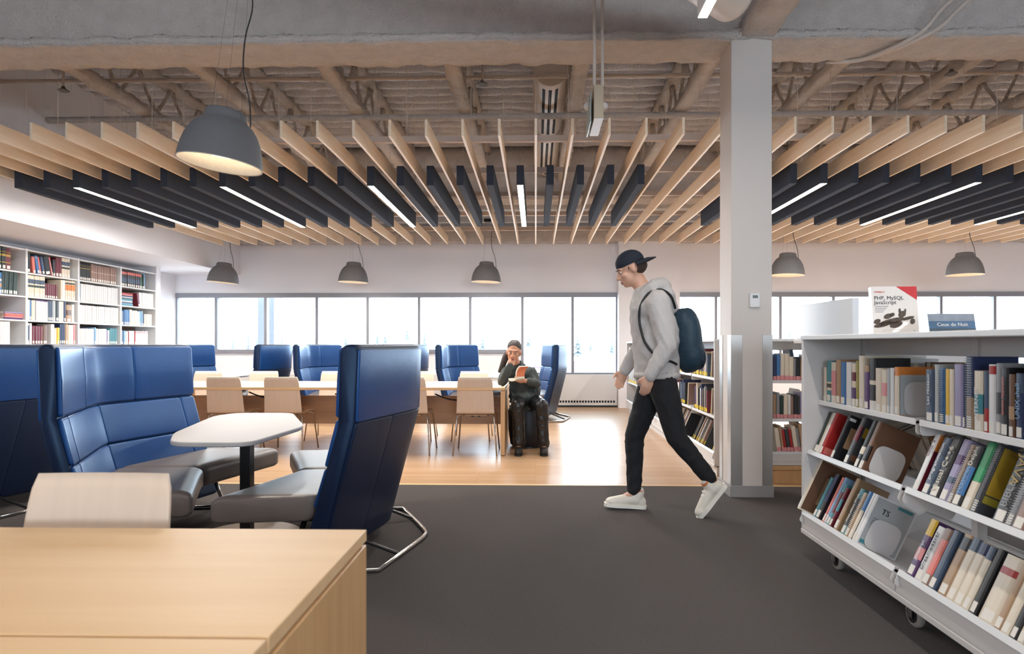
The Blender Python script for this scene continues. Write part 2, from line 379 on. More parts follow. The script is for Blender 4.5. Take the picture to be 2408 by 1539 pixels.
# emergency light hung on two rods
el = thing('emergency_light', 'beige emergency light box hung on two white rods', 'emergency light', (.47, 4.72, 2.88))
MB().box(-.036, .036, 0, .4, 0, .25).make('housing', mat('beige_metal', (190, 172, 146), .5), el, bevel=.004)
MB().box(-.034, .034, .004, .396, -.004, 0).make('bottom_plate', M_white, el)
MB().box(-.062, -.054, .02, .38, -.02, .2).make('sign_panel', mat('frosted_edge', (150, 160, 158), .3), el)
for xr in (-.03, .03):
    MB().tube([(xr, .03, .25), (xr, .03, 1.57)], .012, 8).make('hanging_rod', M_pipe, el)
for s in (-1, 1): MB().tube([(s*.036, .27, .21), (s*.052, .26, .195), (s*.066, .23, .17)], [.01, .026, .032], 12).make('lamp_head', M_white, el, smooth=True)
# ------------------------------------------------------------------ wooden baffles, black felt boxes
def bw(k, what, zero):
    if k == 0: return zero
    side = 'bookcase' if k < 0 else 'trolley'
    return '%s, %s from the middle one towards the %s side' % (what, nth(abs(k)), side)
proto = thing('wood_baffle', 'x', 'baffle')
MB().box(-.0105, .0105, 5.25, 8.09, 2.93, 3.07).box(-.0105, .0105, 8.096, 10.95, 2.93, 3.07).make('board', M_birch, proto)
for y in (5.95, 7.9, 10.2): MB().tube([(0, y, 3.07), (0, y, 4.37)], .0022, 5).make('suspension_wire', M_pipe, proto)
for k in range(-18, 27):
    o = proto if k == -18 else dup(proto)
    o.location = (.305*k + .001, 0, 0)
    tag(o, bw(k, 'birch ceiling baffle', 'birch ceiling baffle in line with the slotted duct, middle of the row'), 'baffle', 'birch baffles under the ceiling')
for i, y in enumerate((5.85, 6.9, 8.0, 9.2, 10.4)):
    MBr = box(-5.74, 9.9, y, y+.045, 3.075, 3.13)
    tag(MBr.make('carrier_rail', mat('carrier_wood', (190, 172, 158), .6)), 'wooden carrier rail across the baffle tops, %s from the column girder' % nth(i+1), 'rail', 'carrier rails')
fp = thing('felt_baffle', 'x', 'baffle')
MB().box(-.036, .036, 6.4, 8.66, 2.81, 3.01).make('box', M_felt, fp, bevel=.003)
for y in (6.75, 8.3): MB().tube([(0, y, 3.01), (0, y, 4.37)], .0012, 5).make('suspension_wire', M_pipe, fp)
first = True
for k in range(-17, 24):
    if k in (5, 6, 7): continue
    o = fp if first else dup(fp); first = False
    lit = k % 5 == 0
    o.location = (.305*k - .158, 0, 0)
    if lit:
        MB().box(-.03, .03, 6.41, 8.65, 2.8065, 2.812).make('light_strip', M_lamp, o)
        l = bpy.data.lights.new('strip_light', 'AREA'); l.shape = 'RECTANGLE'; l.size = .06; l.size_y = 2.2; l.energy = 58; l.color = (1, .97, .93)
        lo = bpy.data.objects.new('strip_light', l); lo.location = (0, 7.53, 2.80); COL.objects.link(lo); lo.parent = o
    tag(o, bw(k, 'black felt box with lit strip' if lit else 'black felt baffle box', 'black felt box with lit strip beside the middle birch baffle'), 'baffle', 'black felt boxes between the birch baffles')
# ------------------------------------------------------------------ pendants
def pendant():
    p = thing('pendant_lamp', 'x', 'lamp'); r = .26; h = .275*1.28
    prof = [(1, 0), (.985, .1), (.95, .26), (.88, .44), (.78, .6), (.66, .72), (.54, .79), (.5, .83), (.485, .9), (.47, .945), (.43, .98), (.3, 1.0), (0, 1.005)]
    MB().lathe([(a*r, b*h) for a, b in prof], 40).make('shade', M_grey, p, smooth=True)
    MB().lathe([(r, 0), (r*1.0, -.006), (r*.97, -.002), (r*.9, .06), (r*.8, .1)], 40).make('inner_rim', M_greyin, p, smooth=True)
    MB().lathe([(0, .088), (r*.8, .088), (r*.8, .1), (0, .1)], 32).make('diffuser', M_disc, p)
    l = bpy.data.lights.new('pendant_light', 'AREA'); l.shape = 'DISK'; l.size = r*1.5; l.energy = 20; l.color = (1, .9, .78)
    lo = bpy.data.objects.new('pendant_light', l); lo.location = (0, 0, -.012); COL.objects.link(lo); lo.parent = p
    return p
pp = pendant(); PEND = [pp] + [dup(pp) for _ in range(5)]
for i, (x, y, z, tilt, lb) in enumerate([
        (-2.06, 4.08, 2.37, 7, 'big grey felt dome pendant lamp hanging nearest, over the front lounge table'),
        (-5.53, 11.05, 2.29, 5, 'grey dome pendant over the window lounge beside the wall bookcase'),
        (-3.21, 11.05, 2.29, 2, 'grey dome pendant over the middle window lounge'),
        (-.87, 11.05, 2.29, 2, 'grey dome pendant above the seated woman and window lounge'),
        (3.98, 10.1, 2.29, 2, 'grey dome pendant half hidden by the square column'),
        (6.75, 10.1, 2.29, 0, 'grey dome pendant by the windows beyond the near trolley')]):
    o = PEND[i]
    o.location = (x, y, z); o.rotation_euler = (0, R(tilt), 0); tag(o, lb, 'lamp', 'grey dome pendant lamps')
    for k in range(3):
        a = k*2.1
        MB().tube([(.1*math.cos(a),   .1*math.sin(a), .33), (.02*math.cos(a)-.3*math.sin(R(tilt)), .02*math.sin(a), ZC-z)], .0007, 4).make('suspension_wire', M_cord, o)
    q = [(.17, 0, .26), (.15, 0, .42), (.07, 0, .62), (.06, 0, .85), (.1, 0, 1.05), (.02, 0, 1.3), (-.06, 0, 1.6), (-.07, 0, 2.1)]
    P = [Vector(a) for a in q]; W = []
    for j in range(len(P)-1):
        for t in range(5): W.append(P[j].lerp(P[j+1], t/5))
    W.append(P[-1])
    for _ in range(4): W = [W[0]] + [(W[j-1]+W[j]*2+W[j+1])/4 for j in range(1, len(W)-1)] + [W[-1]]
    W = [v for v in W if v.z < ZC-z]
    MB().tube(W, .0045, 6).make('power_cord', M_cord, o, smooth=True)
    if i:
        MB().box(-.07, .05, -.05, .05, 1.05, 1.1).make('ceiling_cup', M_black, o) if i == 3 else None
# ------------------------------------------------------------------ high-back lounge sofas (local: faces +X, V-bent in plan)
SA, SE = .36, .06
def off(y): return SA*(math.sqrt(y*y+SE*SE)-SE)
def sweep(prof, y0, y1, n=10, endr=0):
    """closed profile of (x, z) swept along the bent plan line from y0 to y1"""
    mb = MB(); m = len(prof); c = (sum(p[0] for p in prof)/m, sum(p[1] for p in prof)/m)
    st = [y0+(y1-y0)*i/n for i in range(n+1)]
    if endr: st = [y0, y0+endr*.12, y0+endr*.4, y0+endr] + [y for y in st if y0+endr < y < y1-endr] + [y1-endr, y1-endr*.4, y1-endr*.12, y1]
    for y in st:
        k = 0
        if endr:
            d = min(y-y0, y1-y)
            if d < endr: k = endr*(1-math.sqrt(max(0, 1-(1-d/endr)**2)))
        for x, z in prof:
            dx, dz = x-c[0], z-c[1]; L = math.hypot(dx, dz) or 1
            kk = min(k, L*.8); mb.v.append((x-dx/L*kk + off(y), y, z-dz/L*kk))
    N = len(st)
    mb.f = [tuple(range(m)), tuple(range((N-1)*m, N*m))[::-1]] + [(i*m+j, (i+1)*m+j, (i+1)*m+(j+1) % m, i*m+(j+1) % m) for i in range(N-1) for j in range(m)]
    return mb
def sofa():
    t = thing('lounge_sofa', 'x', 'sofa')
    shell = rpoly([(-.135, .085), (-.225, .085), (-.405, .79), (-.418, 1.192), (-.335, 1.192), (-.325, .80)], .035, 4)
    sh = sweep(shell, -.75, .75, 24, .02).make('shell', M_navydk, t, smooth=True)
    # inner upholstery
    up = lambda a, b, d: rpoly([(-.345, a), (-.345, b), (-.345+d+.02-.02*(b-.8), b), (-.345+d+.02, a)], .015, 3)
    for y0, y1 in ((-.735, -.262), (-.258, .258), (.262, .735)):
        sweep(rpoly([(-.36, .822), (-.365, 1.172), (-.318, 1.178), (-.302, 1.0), (-.300, .822)], .014, 3), y0, y1, 10, .012).make('head_cushion', M_navy, t, smooth=True)
    for y0, y1 in ((-.735, -.62), (-.616, -.002), (.002, .616), (.62, .735)):
        sweep(rpoly([(-.30, .575), (-.36, .815), (-.303, .815), (-.243, .575)], .014, 3), y0, y1, 8, .012).make('back_cushion', M_navy, t, smooth=True)
        sweep(rpoly([(-.25, .37), (-.30, .57), (-.246, .57), (-.188, .37)], .014, 3), y0, y1, 8, .012).make('lumbar_cushion', M_navy, t, smooth=True)
    # outer upholstery
    for y0, y1 in ((-.742, -.003), (.003, .742)):
        sweep(rpoly([(-.40, .80), (-.412, 1.165), (-.426, 1.165), (-.414, .80)], .004, 2), y0, y1, 8, .008).make('outer_head_panel', M_navy, t, smooth=True)
        ym = (y0+y1)/2
        for a, b in ((y0, ym-.002), (ym+.002, y1)):
            sweep(rpoly([(-.21, .105), (-.39, .792), (-.412, .792), (-.234, .105)], .004, 2), a, b, 5, .008).make('outer_back_panel', M_navydk, t, smooth=True)
    seat = rpoly([(-.19, .30), (-.2, .43), (.28, .432), (.335, .41), (.335, .31), (.30, .292)], .05, 5)
    for y0, y1 in ((-.72, -.0015), (.0015, .72)): sweep(seat, y0, y1, 12, .04).make('seat_cushion', M_taupe, t, smooth=True)
    P = [(.12, -.60, .30), (.19, -.63, .06), (.185, -.64, .018), (.15, -.64, .014)]
    rear = [(-.455+off(y), y, .014) for y in (-.62, -.4, -.2, -.08, 0, .08, .2, .4, .62)]
    L = P + rear + [(x, -y, z) for x, y, z in P[::-1]]
    MB().tube(L, .014, 8).make('floor_runner', M_chrome, t, smooth=True)
    for s in (-1, 1):
        MB().tube([(-.02, s*.35, .30), (.03, s*.37, .16), (-.455+off(.37)+.02, s*.37, .016)], .011, 8).make('brace', M_black, t)
    MB().box(-.02, .2, -.62, .62, .275, .295).make('seat_pan', M_black, t)
    return t
s0 = sofa()
GR = 'blue high-back lounge sofas'
spots = [(-1.135, 3.87, 185.9, 'blue high-back sofa seen from behind, right of the front lounge table'),
         (-2.40, 3.88, 5, 'blue high-back sofa with its inside in view, left of the front lounge table'),
         (-3.97, 4.77, 185.9, 'blue high-back sofa cut by the left frame edge, seen from behind'),
         (.105, 10.28, 185.3, 'window-side blue sofa right behind the seated woman, facing left'),
         (-1.15, 10.28, -17, 'window-side blue sofa nearest left of the seated woman, its inside in view'),
         (-2.17, 10.28, 185.3, 'window-side blue sofa mostly hidden behind the front sofa seen from behind'),
         (-3.43, 10.28, -8, 'sunlit window-side blue sofa in the middle of the row, its inside in view'),
         (-4.44, 10.28, 185.3, 'window-side blue sofa seen from behind, third pane from the bookcase'),
         (-5.70, 10.28, -9, 'window-side blue sofa nearest the wall bookcase, its inside in view')]
SOFAS = [s0] + [dup(s0) for _ in spots[1:]]
for o, (x, y, a, lb) in zip(SOFAS, spots): at(o, (x, y, 0), R(a)); tag(o, lb, 'sofa', GR)
# lounge tables
def lounge_table():
    t = thing('lounge_table', 'x', 'table')
    poly = [(.32, -.68), (-.09, -.68), (-.27, -.34), (-.48, .52), (-.42, .72), (0, .74), (.36, 0)]
    MB().prism(rpoly(poly, .11, 7), .663, .688).make('tabletop', M_tabletop, t, bevel=.006)
    MB().box(-.032, .032, -.032, .032, .012, .664).make('post', M_black, t, bevel=.003)
    MB().lathe([(0, 0), (.31, 0), (.315, .006), (.30, .012), (0, .014)], 40).make('base_disc', M_chair, t)
    MB().box(-.16, .16, -.03, .03, .645, .662).box(-.03, .03, -.22, .22, .645, .662).make('support_plate', M_black, t)
    return t
lt = lounge_table(); LT = [lt] + [dup(lt) for _ in range(3)]
for o, (x, y, lb) in zip(LT, [(-1.79, 3.88, 'white lounge table with rounded corners on a black post between the two front sofas'),
                              (-.53, 10.3, 'white lounge table behind the seated woman, between the window sofas'),
                              (-2.81, 10.3, 'white lounge table between the middle pair of window sofas'),
                              (-5.08, 10.3, 'white lounge table between the window sofas nearest the wall bookcase')]):
    at(o, (x, y, 0)); tag(o, lb, 'table', 'white lounge tables')
# ------------------------------------------------------------------ reading tables
def reading_table(x0, x1, y0, y1, label):
    t = thing('reading_table', label, 'table'); ym = (y0+y1)/2
    for a, b in ((y0, ym-.004), (ym+.004, y1)): MB().box(x0, x1, a, b, .702, .73).make('tabletop', M_desk, t, bevel=.002)
    for a, b in ((x0, x0+.045), (x1-.045, x1)):
        MB().box(a, b, y0+.002, ym-.003, 0.006, .693).box(a, b, ym+.003, y1-.002, 0.006, .693).make('end_panel', M_deskside, t, bevel=.002)
        MB().box(a+.008, b-.008, y0+.012, y1-.012, .69, .703).make('spacer', M_modesty, t)
    MB().box(x0+.05, x1-.05, ym-.012, ym+.012, .27, .595).make('modesty_panel', M_modesty, t)
    MB().box(x0+.05, x1-.05, ym-.02, ym+.02, .66, .70).make('cable_tray', M_steel, t)
    return t
reading_table(-2.6, -.42, .40, 1.562, 'maple reading table in the near corner with a slab end')
rt = reading_table(-4.35, -.33, 6.74, 7.9, 'long maple reading table with the row of beige chairs')
for i, x in enumerate((-3.1, -2.1, -.95)):
    q = [(x+.5*t/8 - .2, 7.2, .655 - .07*math.sin(PI*t/8) - (.03 if i else .01)) for t in range(9)]
    MB().tube(q, .009, 6).make('power_cable', M_black, rt, smooth=True)
# ------------------------------------------------------------------ beige chairs (local: sitter faces +Y)
def chair():
    t = thing('side_chair', 'x', 'chair')
    prof = [(.24, .43), (.2, .45), (.05, .448), (-.1, .438), (-.155, .437), (-.185, .45), (-.2, .485), (-.215, .6), (-.233, .725), (-.258, .84)]
    P = [Vector((0, a, b)) for a, b in prof]; Q = []
    for i in range(len(P)-1):
        for k in range(3): Q.append(P[i].lerp(P[i+1], k/3))
    Q.append(P[-1])
    for _ in range(2): Q = [Q[0]] + [(Q[i-1]+Q[i]*2+Q[i+1])/4 for i in range(1, len(Q)-1)] + [Q[-1]]
    n = len(Q); vs = []; xs = [-1, -.97, -.85, -.5, 0, .5, .85, .97, 1]; fs = []
    for i, p in enumerate(Q):
        tn = (Q[min(i+1, n-1)]-Q[max(i-1, 0)]).normalized(); nn = Vector((1, 0, 0)).cross(tn)
        d = min(i, n-1-i); hw = .205 - (.02*max(0, (p.z-.46))/.39) - (0.012 if d == 0 else .002 if d == 1 else 0)
        for x in xs:
            cup = .012*x*x*(1 if p.z > .47 else .3)
            for s in (0, 1): vs.append(Vector((x*hw, p.y, p.z)) + nn*(-.011*s) + Vector((0, cup if p.z > .47 else 0, 0 if p.z > .47 else cup)))
    m = len(xs)*2
    for i in range(n-1):
        for j in range(len(xs)-1):
            a, b = i*m+2*j, (i+1)*m+2*j
            fs += [(a, a+2, b+2, b), (a+1, b+1, b+3, a+3)]
        fs += [(i*m, (i+1)*m, (i+1)*m+1, i*m+1), (i*m+m-2, i*m+m-1, (i+1)*m+m-1, (i+1)*m+m-2)]
    for i in (0, n-1):
        for j in range(len(xs)-1): fs.append((i*m+2*j, i*m+2*j+1, i*m+2*j+3, i*m+2*j+2))
    MB().add(vs, fs).make('seat_shell', M_chair, t, smooth=True)
    for sx in (-1, 1):
        for yt, yb in ((.17, .25), (-.14, -.25)):
            MB().tube([(sx*.12, yt*.9, .424), (sx*.185, yt, .424), (sx*.2, yt+.02*(1 if yt > 0 else -1), .405), (sx*.235, yb, .0)], .0085, 8).make('leg', M_chrome, t, smooth=True)
    MB().tube([(-.12, .153, .424), (.12, .153, .424)], .0085, 8).tube([(-.12, -.126, .424), (.12, -.126, .424)], .0085, 8).tube([(0, .15, .424), (0, -.126, .424)], .0085, 8).make('seat_frame', M_chrome, t)
    MB().box(-.05, -.02, -.13, -.1, .405, .43).box(.02, .05, -.13, -.1, .405, .43).make('clip', M_black, t)
    return t
c0 = chair()
cs = [(-.65, 6.98, 0, 'beige chair nearest the seated woman, back to us, near side of the long table'),
      (-1.37, 6.98, 0, 'beige chair mostly hidden behind the front sofa, near side of the long table'),
      (-2.74, 6.98, 0, 'beige chair above the white lounge table, back to us, near side of the long table'),
      (-3.37, 6.98, 0, 'beige chair just beyond the left front sofa, near side of the long table'),
      (-.80, 7.98, 180, 'beige chair on the far side of the long table, nearest the seated woman'),
      (-1.52, 7.98, 180, 'beige chair on the far side of the long table, half behind the front sofa'),
      (-2.62, 7.98, 180, 'beige chair on the far side of the long table before the sunlit sofa'),
      (-3.56, 7.98, 180, 'beige chair on the far side of the long table before a sofa back'),
      (-4.30, 7.98, 180, 'beige chair at the left end, far side of the long table'),
      (-1.165, 1.445, 181, 'beige chair close up, tucked behind the near maple table')]
CH = [c0] + [dup(c0) for _ in cs[1:]]
for o, (x, y, a, lb) in zip(CH, cs): at(o, (x, y, 0), R(a)); tag(o, lb, 'chair', 'beige chairs with chrome legs')
# ------------------------------------------------------------------ ottoman under the woman
ot = thing('ottoman', 'dark navy drum stool under the seated woman', 'stool', (-.085, 7.42, 0))
MB().lathe([(0, .02), (.2, .02), (.215, .035), (.235, .2), (.24, .42), (.225, .455), (.2, .465), (0, .468)], 36).make('drum', mat('dark_stool_leather', (20, 22, 32), .5), ot, smooth=True)
MB().lathe([(0, 0), (.19, 0), (.19, .021), (0, .021)], 28).make('base', M_black, ot)
# ------------------------------------------------------------------ books
PAL = {'cream': (226, 212, 190), 'white': (232, 230, 228), 'teal': (70, 140, 150), 'blue': (66, 118, 172), 'navy': (38, 52, 92), 'black': (30, 30, 33), 'grey': (140, 140, 142),
       'red': (168, 36, 34), 'maroon': (106, 28, 44), 'brown': (112, 78, 56), 'tan': (176, 142, 108), 'olive': (150, 138, 50), 'yellow': (232, 186, 50), 'lavender': (152, 142, 176),
       'purple': (92, 60, 110), 'green': (36, 84, 60), 'emerald': (30, 150, 92), 'pink': (224, 150, 150), 'salmon': (226, 124, 112), 'slate': (70, 86, 108), 'gold': (170, 138, 44), 'taupe': (150, 118, 104),
       'sky-blue': (130, 170, 206), 'orange': (222, 134, 60), 'charcoal': (58, 58, 62), 'silver': (178, 182, 182), 'dark-green': (30, 54, 48)}
BM = {k: mat('cover_' + k, c, .42, var=.06, vscale=20) for k, c in PAL.items()}
uc = MB().prism([(0, 1), (0, .03), (.2, .006), (.5, 0), (.8, .006), (1, .03), (1, 1), (.94, 1), (.94, .07), (.06, .07), (.06, 1)], 0, 1).mesh('book', M_tag)
up_ = MB().box(.06, .94, .06, .97, .015, .985).mesh('page_block', M_pages)
ul = MB().prism([(.1, .04), (.2, -.002), (.5, -.009), (.8, -.002), (.9, .04)], .04, .19).mesh('spine_label', M_tag)
ub = MB().prism([(0, .05), (0, .028), (.2, .0), (.5, -.007), (.8, .0), (1, .028), (1, .05)], 0, 1).mesh('spine_band', M_tag)
def child(name, me, m, parent, T=None):
    o = bpy.data.objects.new(name, me); COL.objects.link(o); o.parent = parent
    o.material_slots[0].link = 'OBJECT'; o.material_slots[0].material = m
    if T is not None: o.matrix_basis = T
    return o
def band(o, z0, z1, m): return child('spine_band', ub, m, o, Matrix.Translation((0, 0, z0)) @ Matrix.Diagonal((1, 1, z1-z0, 1)))
def book(T, t, d, h, c, label, group, tagm=M_tag, bands=(), title=None, tcol='white', up=True, tz=.58, ts=None, more=(), spiral=None, art=None, name='book', cat='book'):
    o = bpy.data.objects.new(name, uc); COL.objects.link(o)
    o.material_slots[0].link = 'OBJECT'; o.material_slots[0].material = BM[c]
    o.matrix_basis = T @ Matrix.Diagonal((t, d, h, 1))
    tag(o, label, cat, group)
    child('page_block', up_, M_pages, o)
    for z0, z1, bc in bands: band(o, z0, z1, BM[bc])
    if tagm: child('spine_label', ul, tagm, o)
    if title:
        n = len(title); sz = ts or min(t*.82, h*.74/(.56*n))
        # text plane: on the spine (local -Y), running along Z
        ang = 90 if up else -90
        TT = T @ Matrix.Translation((t/2, -.010*d - .0022, h*tz)) @ Matrix.Rotation(R(90), 4, 'X') @ Matrix.Rotation(R(ang), 4, 'Z')
        text(title, TT, sz, BM[tcol], o)
    for (tx, tc, u_, z_, s_) in more:
        text(tx, T @ Matrix.Translation((t/2, -.010*d - .0022, h*z_)) @ Matrix.Rotation(R(90), 4, 'X') @ Matrix.Rotation(R(90 if u_ else -90), 4, 'Z'), s_, BM[tc], o)
    if spiral:
        q = MB(); k = int(h/.0085)
        for i in range(1, k): 
            z = i/k; e = .3/k
            q.add([(.08, -.02, z), (.92, -.02, z), (.92, -.02, z+e), (.08, -.02, z+e), (.1, .03, z), (.9, .03, z), (.9, .03, z+e), (.1, .03, z+e)], [(0, 1, 2, 3), (0, 4, 5, 1), (3, 2, 6, 7), (0, 3, 7, 4), (1, 5, 6, 2)])
        s_ = q.make('spiral_binding', BM[spiral], o); s_['kind'] = 'stuff'
    if art:                                        # flat print on the cover facing local +X
        for ai, (y0, y1, z0, z1, ac) in enumerate(art):
            MB().box(.99, 1.02+.02*ai, y0, y1, z0, z1).make('cover_print', BM[ac], o)
    return o
def tagm_of(kw): return kw.get('tagm') is M_yellowtag
def row(T, items, where, group, d0=.165, fromend='window end', dz=0):
    """items: ('gap', width) or dict(t, h, c, ...) set along the shelf's local X"""
    x = 0; n = 0
    for it in items:
        if it[0] == 'gap': x += it[1]; continue
        t, h, c = it[:3]; kw = dict(it[3]) if len(it) > 3 else {}
        n += 1; word = kw.pop('word', 'book'); nm, ct = (('journal_volume', 'journal') if word == 'journal volume' else ('magazine', 'magazine') if (word == 'magazine' or tagm_of(kw)) else ('book', 'book')); word = 'magazine' if nm == 'magazine' else word; lean = kw.pop('lean', 0); dd = kw.pop('d', d0); flat = kw.pop('flat', 0); yo = kw.pop('y', 0)
        cn = kw.pop('cn', c)
        L = T @ Matrix.Translation((x, yo + random.uniform(0, .008), dz))
        if lean: L = L @ Matrix.Translation((h*math.sin(R(-lean)) if lean < 0 else 0, 0, 0)) @ Matrix.Rotation(R(lean), 4, 'Y') @ Matrix.Translation((0, 0, t*math.sin(R(lean)) if lean > 0 else 0))
        lab = kw.pop('label', None) or '%s %s, %s from the %s, %s' % (cn, word, nth(n), fromend, where)
        book(L, t, dd, h, c, lab, group, name=nm, cat=ct, **kw)
        x += t/math.cos(R(abs(lean))) + .0015
    return x
def rnd_run(length, cols, tr, hr, **kw):
    out = []; x = 0
    while True:
        t = random.uniform(*tr)
        if x + t > length: break
        out.append((t, random.uniform(*hr), random.choice(cols), kw)); x += t + .0015
    return out
def ZR(deg, loc): return Matrix.Translation(loc) @ Matrix.Rotation(R(deg), 4, 'Z')
def tiltX(deg): return Matrix.Rotation(R(-deg), 4, 'X')
# ------------------------------------------------------------------ wall bookcase along the left wall
BC_Y = [6.20, 7.125, 8.05, 8.985, 9.915, 10.845]
BC_Z = [.24, .56, .875, 1.195, 1.51, 1.82, 2.13, 2.43]
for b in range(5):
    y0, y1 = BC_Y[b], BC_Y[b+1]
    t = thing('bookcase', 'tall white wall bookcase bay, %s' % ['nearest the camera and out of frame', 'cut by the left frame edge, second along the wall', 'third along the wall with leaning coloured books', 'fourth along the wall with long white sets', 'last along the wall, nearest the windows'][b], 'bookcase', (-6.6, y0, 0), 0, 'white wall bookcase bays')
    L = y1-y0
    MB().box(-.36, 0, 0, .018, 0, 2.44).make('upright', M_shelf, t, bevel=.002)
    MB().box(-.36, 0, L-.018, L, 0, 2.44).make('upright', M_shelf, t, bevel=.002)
    MB().box(-.375, -.36, 0, L, 0, 2.44).make('back_panel', M_taupe if 0 else mat('case_back_painted_shade', (128, 112, 106), .7), t)  # back colour darkened to paint in the shade between the shelves
    for z in BC_Z: MB().box(-.36, -.002, .018, L-.018, z-.02, z).make('shelf', M_shelf, t, bevel=.002)
    MB().box(-.36, -.01, .018, L-.018, 0, .22).make('plinth', M_shelf, t)
tag(MB().box(-.4, 0, 0, .12, 0, 2.545).make('end_cap', M_wall), 'white end filler panel between the wall bookcase and the windows', 'panel').location = (-6.6, 10.85, 0)
GW = 'books in the wall bookcase'
def setrun(n, t, h, c, **kw): return [(t*random.uniform(.95, 1.05), h*random.uniform(.99, 1.01), c, kw) for _ in range(n)]
gold = dict(bands=[(.78, .82, 'gold'), (.6, .7, 'gold'), (.3, .34, 'gold')])
cg = dict(bands=[(.45, .55, 'dark-green'), (.62, .82, 'slate')], cn='cream and green')
rowspec = {
 (1, 3): [('gap', .42)] + setrun(2, .06, .25, 'dark-green', **gold) + setrun(1, .055, .25, 'black', **gold) + setrun(1, .075, .245, 'maroon', **gold),
 (1, 2): [('gap', .40)] + [(.04, .25, 'emerald', {}), (.05, .245, 'cream', {}), (.045, .24, 'blue', dict(bands=[(.3, .5, 'tan'), (.6, .7, 'cream')]))] + setrun(7, .032, .262, 'dark-green', lean=3),
 (1, 1): [('gap', .40)] + setrun(2, .05, .255, 'white', bands=[(.4, .8, 'sky-blue')]),
 (1, 0): [('gap', .36)] + setrun(9, .032, .26, 'white'),
 (2, 3): [(.06, .24, 'black', {}), ('gap', .02)] + [(.045, .2, 'salmon', dict(lean=-7)), (.045, .22, 'blue', dict(lean=-12, bands=[(.8, .95, 'sky-blue')])), (.03, .21, 'salmon', dict(lean=-12)), (.05, .22, 'navy', dict(lean=-12, title='STATISTICS', tcol='sky-blue')), (.1, .225, 'black', dict(lean=-12)), (.02, .235, 'pink', dict(lean=-14)), ('gap', .06), (.04, .21, 'charcoal', {})] + setrun(2, .055, .24, 'maroon') + setrun(2, .05, .25, 'cream', **cg) + setrun(1, .05, .25, 'cream', **cg),
 (2, 2): setrun(7, .042, .255, 'cream', **cg) + setrun(6, .034, .18, 'maroon', cn='short maroon') + [('gap', .07), (.03, .25, 'cream', {}), (.05, .25, 'white', {})] + setrun(5, .036, .25, 'cream', bands=[(.5, .8, 'orange'), (.82, .9, 'dark-green')], cn='cream and orange'),
 (2, 1): [(.05, .245, 'white', {}), (.03, .24, 'blue', {}), (.055, .24, 'cream', {}), ('gap', .015)] + setrun(6, .032, .25, 'white', bands=[(.94, 1, 'purple')]) + setrun(3, .026, .25, 'slate') + [(.05, .26, 'silver', {}), (.06, .27, 'black', {}), (.04, .26, 'white', {}), (.05, .26, 'cream', {})] + setrun(1, .04, .26, 'navy') + [(.1, .22, 'tan', dict(bands=[(.4, .7, 'brown')])), (.05, .23, 'white', {})],
 (2, 0): [(.05, .25, 'white', dict(bands=[(.1, .9, 'navy')])), (.035, .25, 'white', {})] + setrun(4, .042, .22, 'maroon') + [(.08, .23, 'brown', {}), ('gap', .06), (.06, .25, 'white', {}), (.04, .2, 'cream', {}), (.05, .21, 'yellow', dict(cn='pale yellow'))] + setrun(3, .032, .26, 'navy') + [(.05, .26, 'tan', {}), (.06, .25, 'cream', {}), (.04, .25, 'white', {}), (.04, .26, 'pink', {})],
 (3, 3): setrun(9, .027, .225, 'black', bands=[(.7, .74, 'gold'), (.86, .88, 'gold')]) + setrun(12, .045, .235, 'taupe', bands=[(.55, .57, 'cream')]),
 (3, 2): [(.04, .27, 'sky-blue', {}), ('gap', .01)] + setrun(17, .045, .235, 'white', word='journal volume'),
 (3, 1): setrun(19, .044, .235, 'white', word='journal volume'),
 (3, 0): [(.05, .21, 'cream', {})] + setrun(6, .044, .21, 'white', word='journal volume') + [(.04, .23, 'sky-blue', {})] + setrun(5, .046, .215, 'white', word='journal volume') + [(.03, .2, 'lavender', {}), (.03, .2, 'white', {})] + setrun(6, .028, .225, 'teal'),
 (4, 3): setrun(10, .05, .22, 'charcoal', bands=[(.8, .98, 'salmon'), (.3, .55, 'slate')], cn='grey and red') + [(.02, .2, 'emerald', {}), (.04, .21, 'black', {}), (.03, .23, 'sky-blue', {})],
 (4, 2): [('gap', .40), (.06, .21, 'maroon', dict(lean=-10))] + setrun(9, .044, .22, 'white', word='journal volume'),
 (4, 1): [(.08, .2, 'navy', {})] + setrun(4, .034, .22, 'blue') + [(.05, .23, 'cream', {}), (.06, .22, 'white', {}), (.08, .22, 'cream', {}), (.05, .21, 'white', {})] + setrun(2, .04, .22, 'sky-blue') + [('gap', .01), (.04, .18, 'navy', {})] + setrun(4, .05, .18, 'cream'),
 (4, 0): [(.07, .2, 'navy', {}), (.05, .2, 'sky-blue', {}), (.06, .19, 'cream', {}), (.02, .19, 'red', {}), (.14, .2, 'white', {}), (.02, .2, 'red', {})] + setrun(6, .055, .2, 'white', bands=[(.85, .95, 'pink')])}
for (b, r), items in rowspec.items():
    items = [it if it[0] == 'gap' else (it[0]*1.02, min(it[1]*1.1, .283)) + tuple(it[2:]) for it in items]
    T = ZR(90, (-6.615, BC_Y[b]+.022, BC_Z[3+r]))
    xw = row(T, items, '%s shelf, %s bookcase bay' % (['fourth', 'third', 'second', 'top'][r], ['', 'first', 'second', 'third', 'last'][b]), GW, .2, 'near end')
    if xw > BC_Y[b+1]-BC_Y[b]-.04: print('ROWLEN', b, r, round(xw, 3))
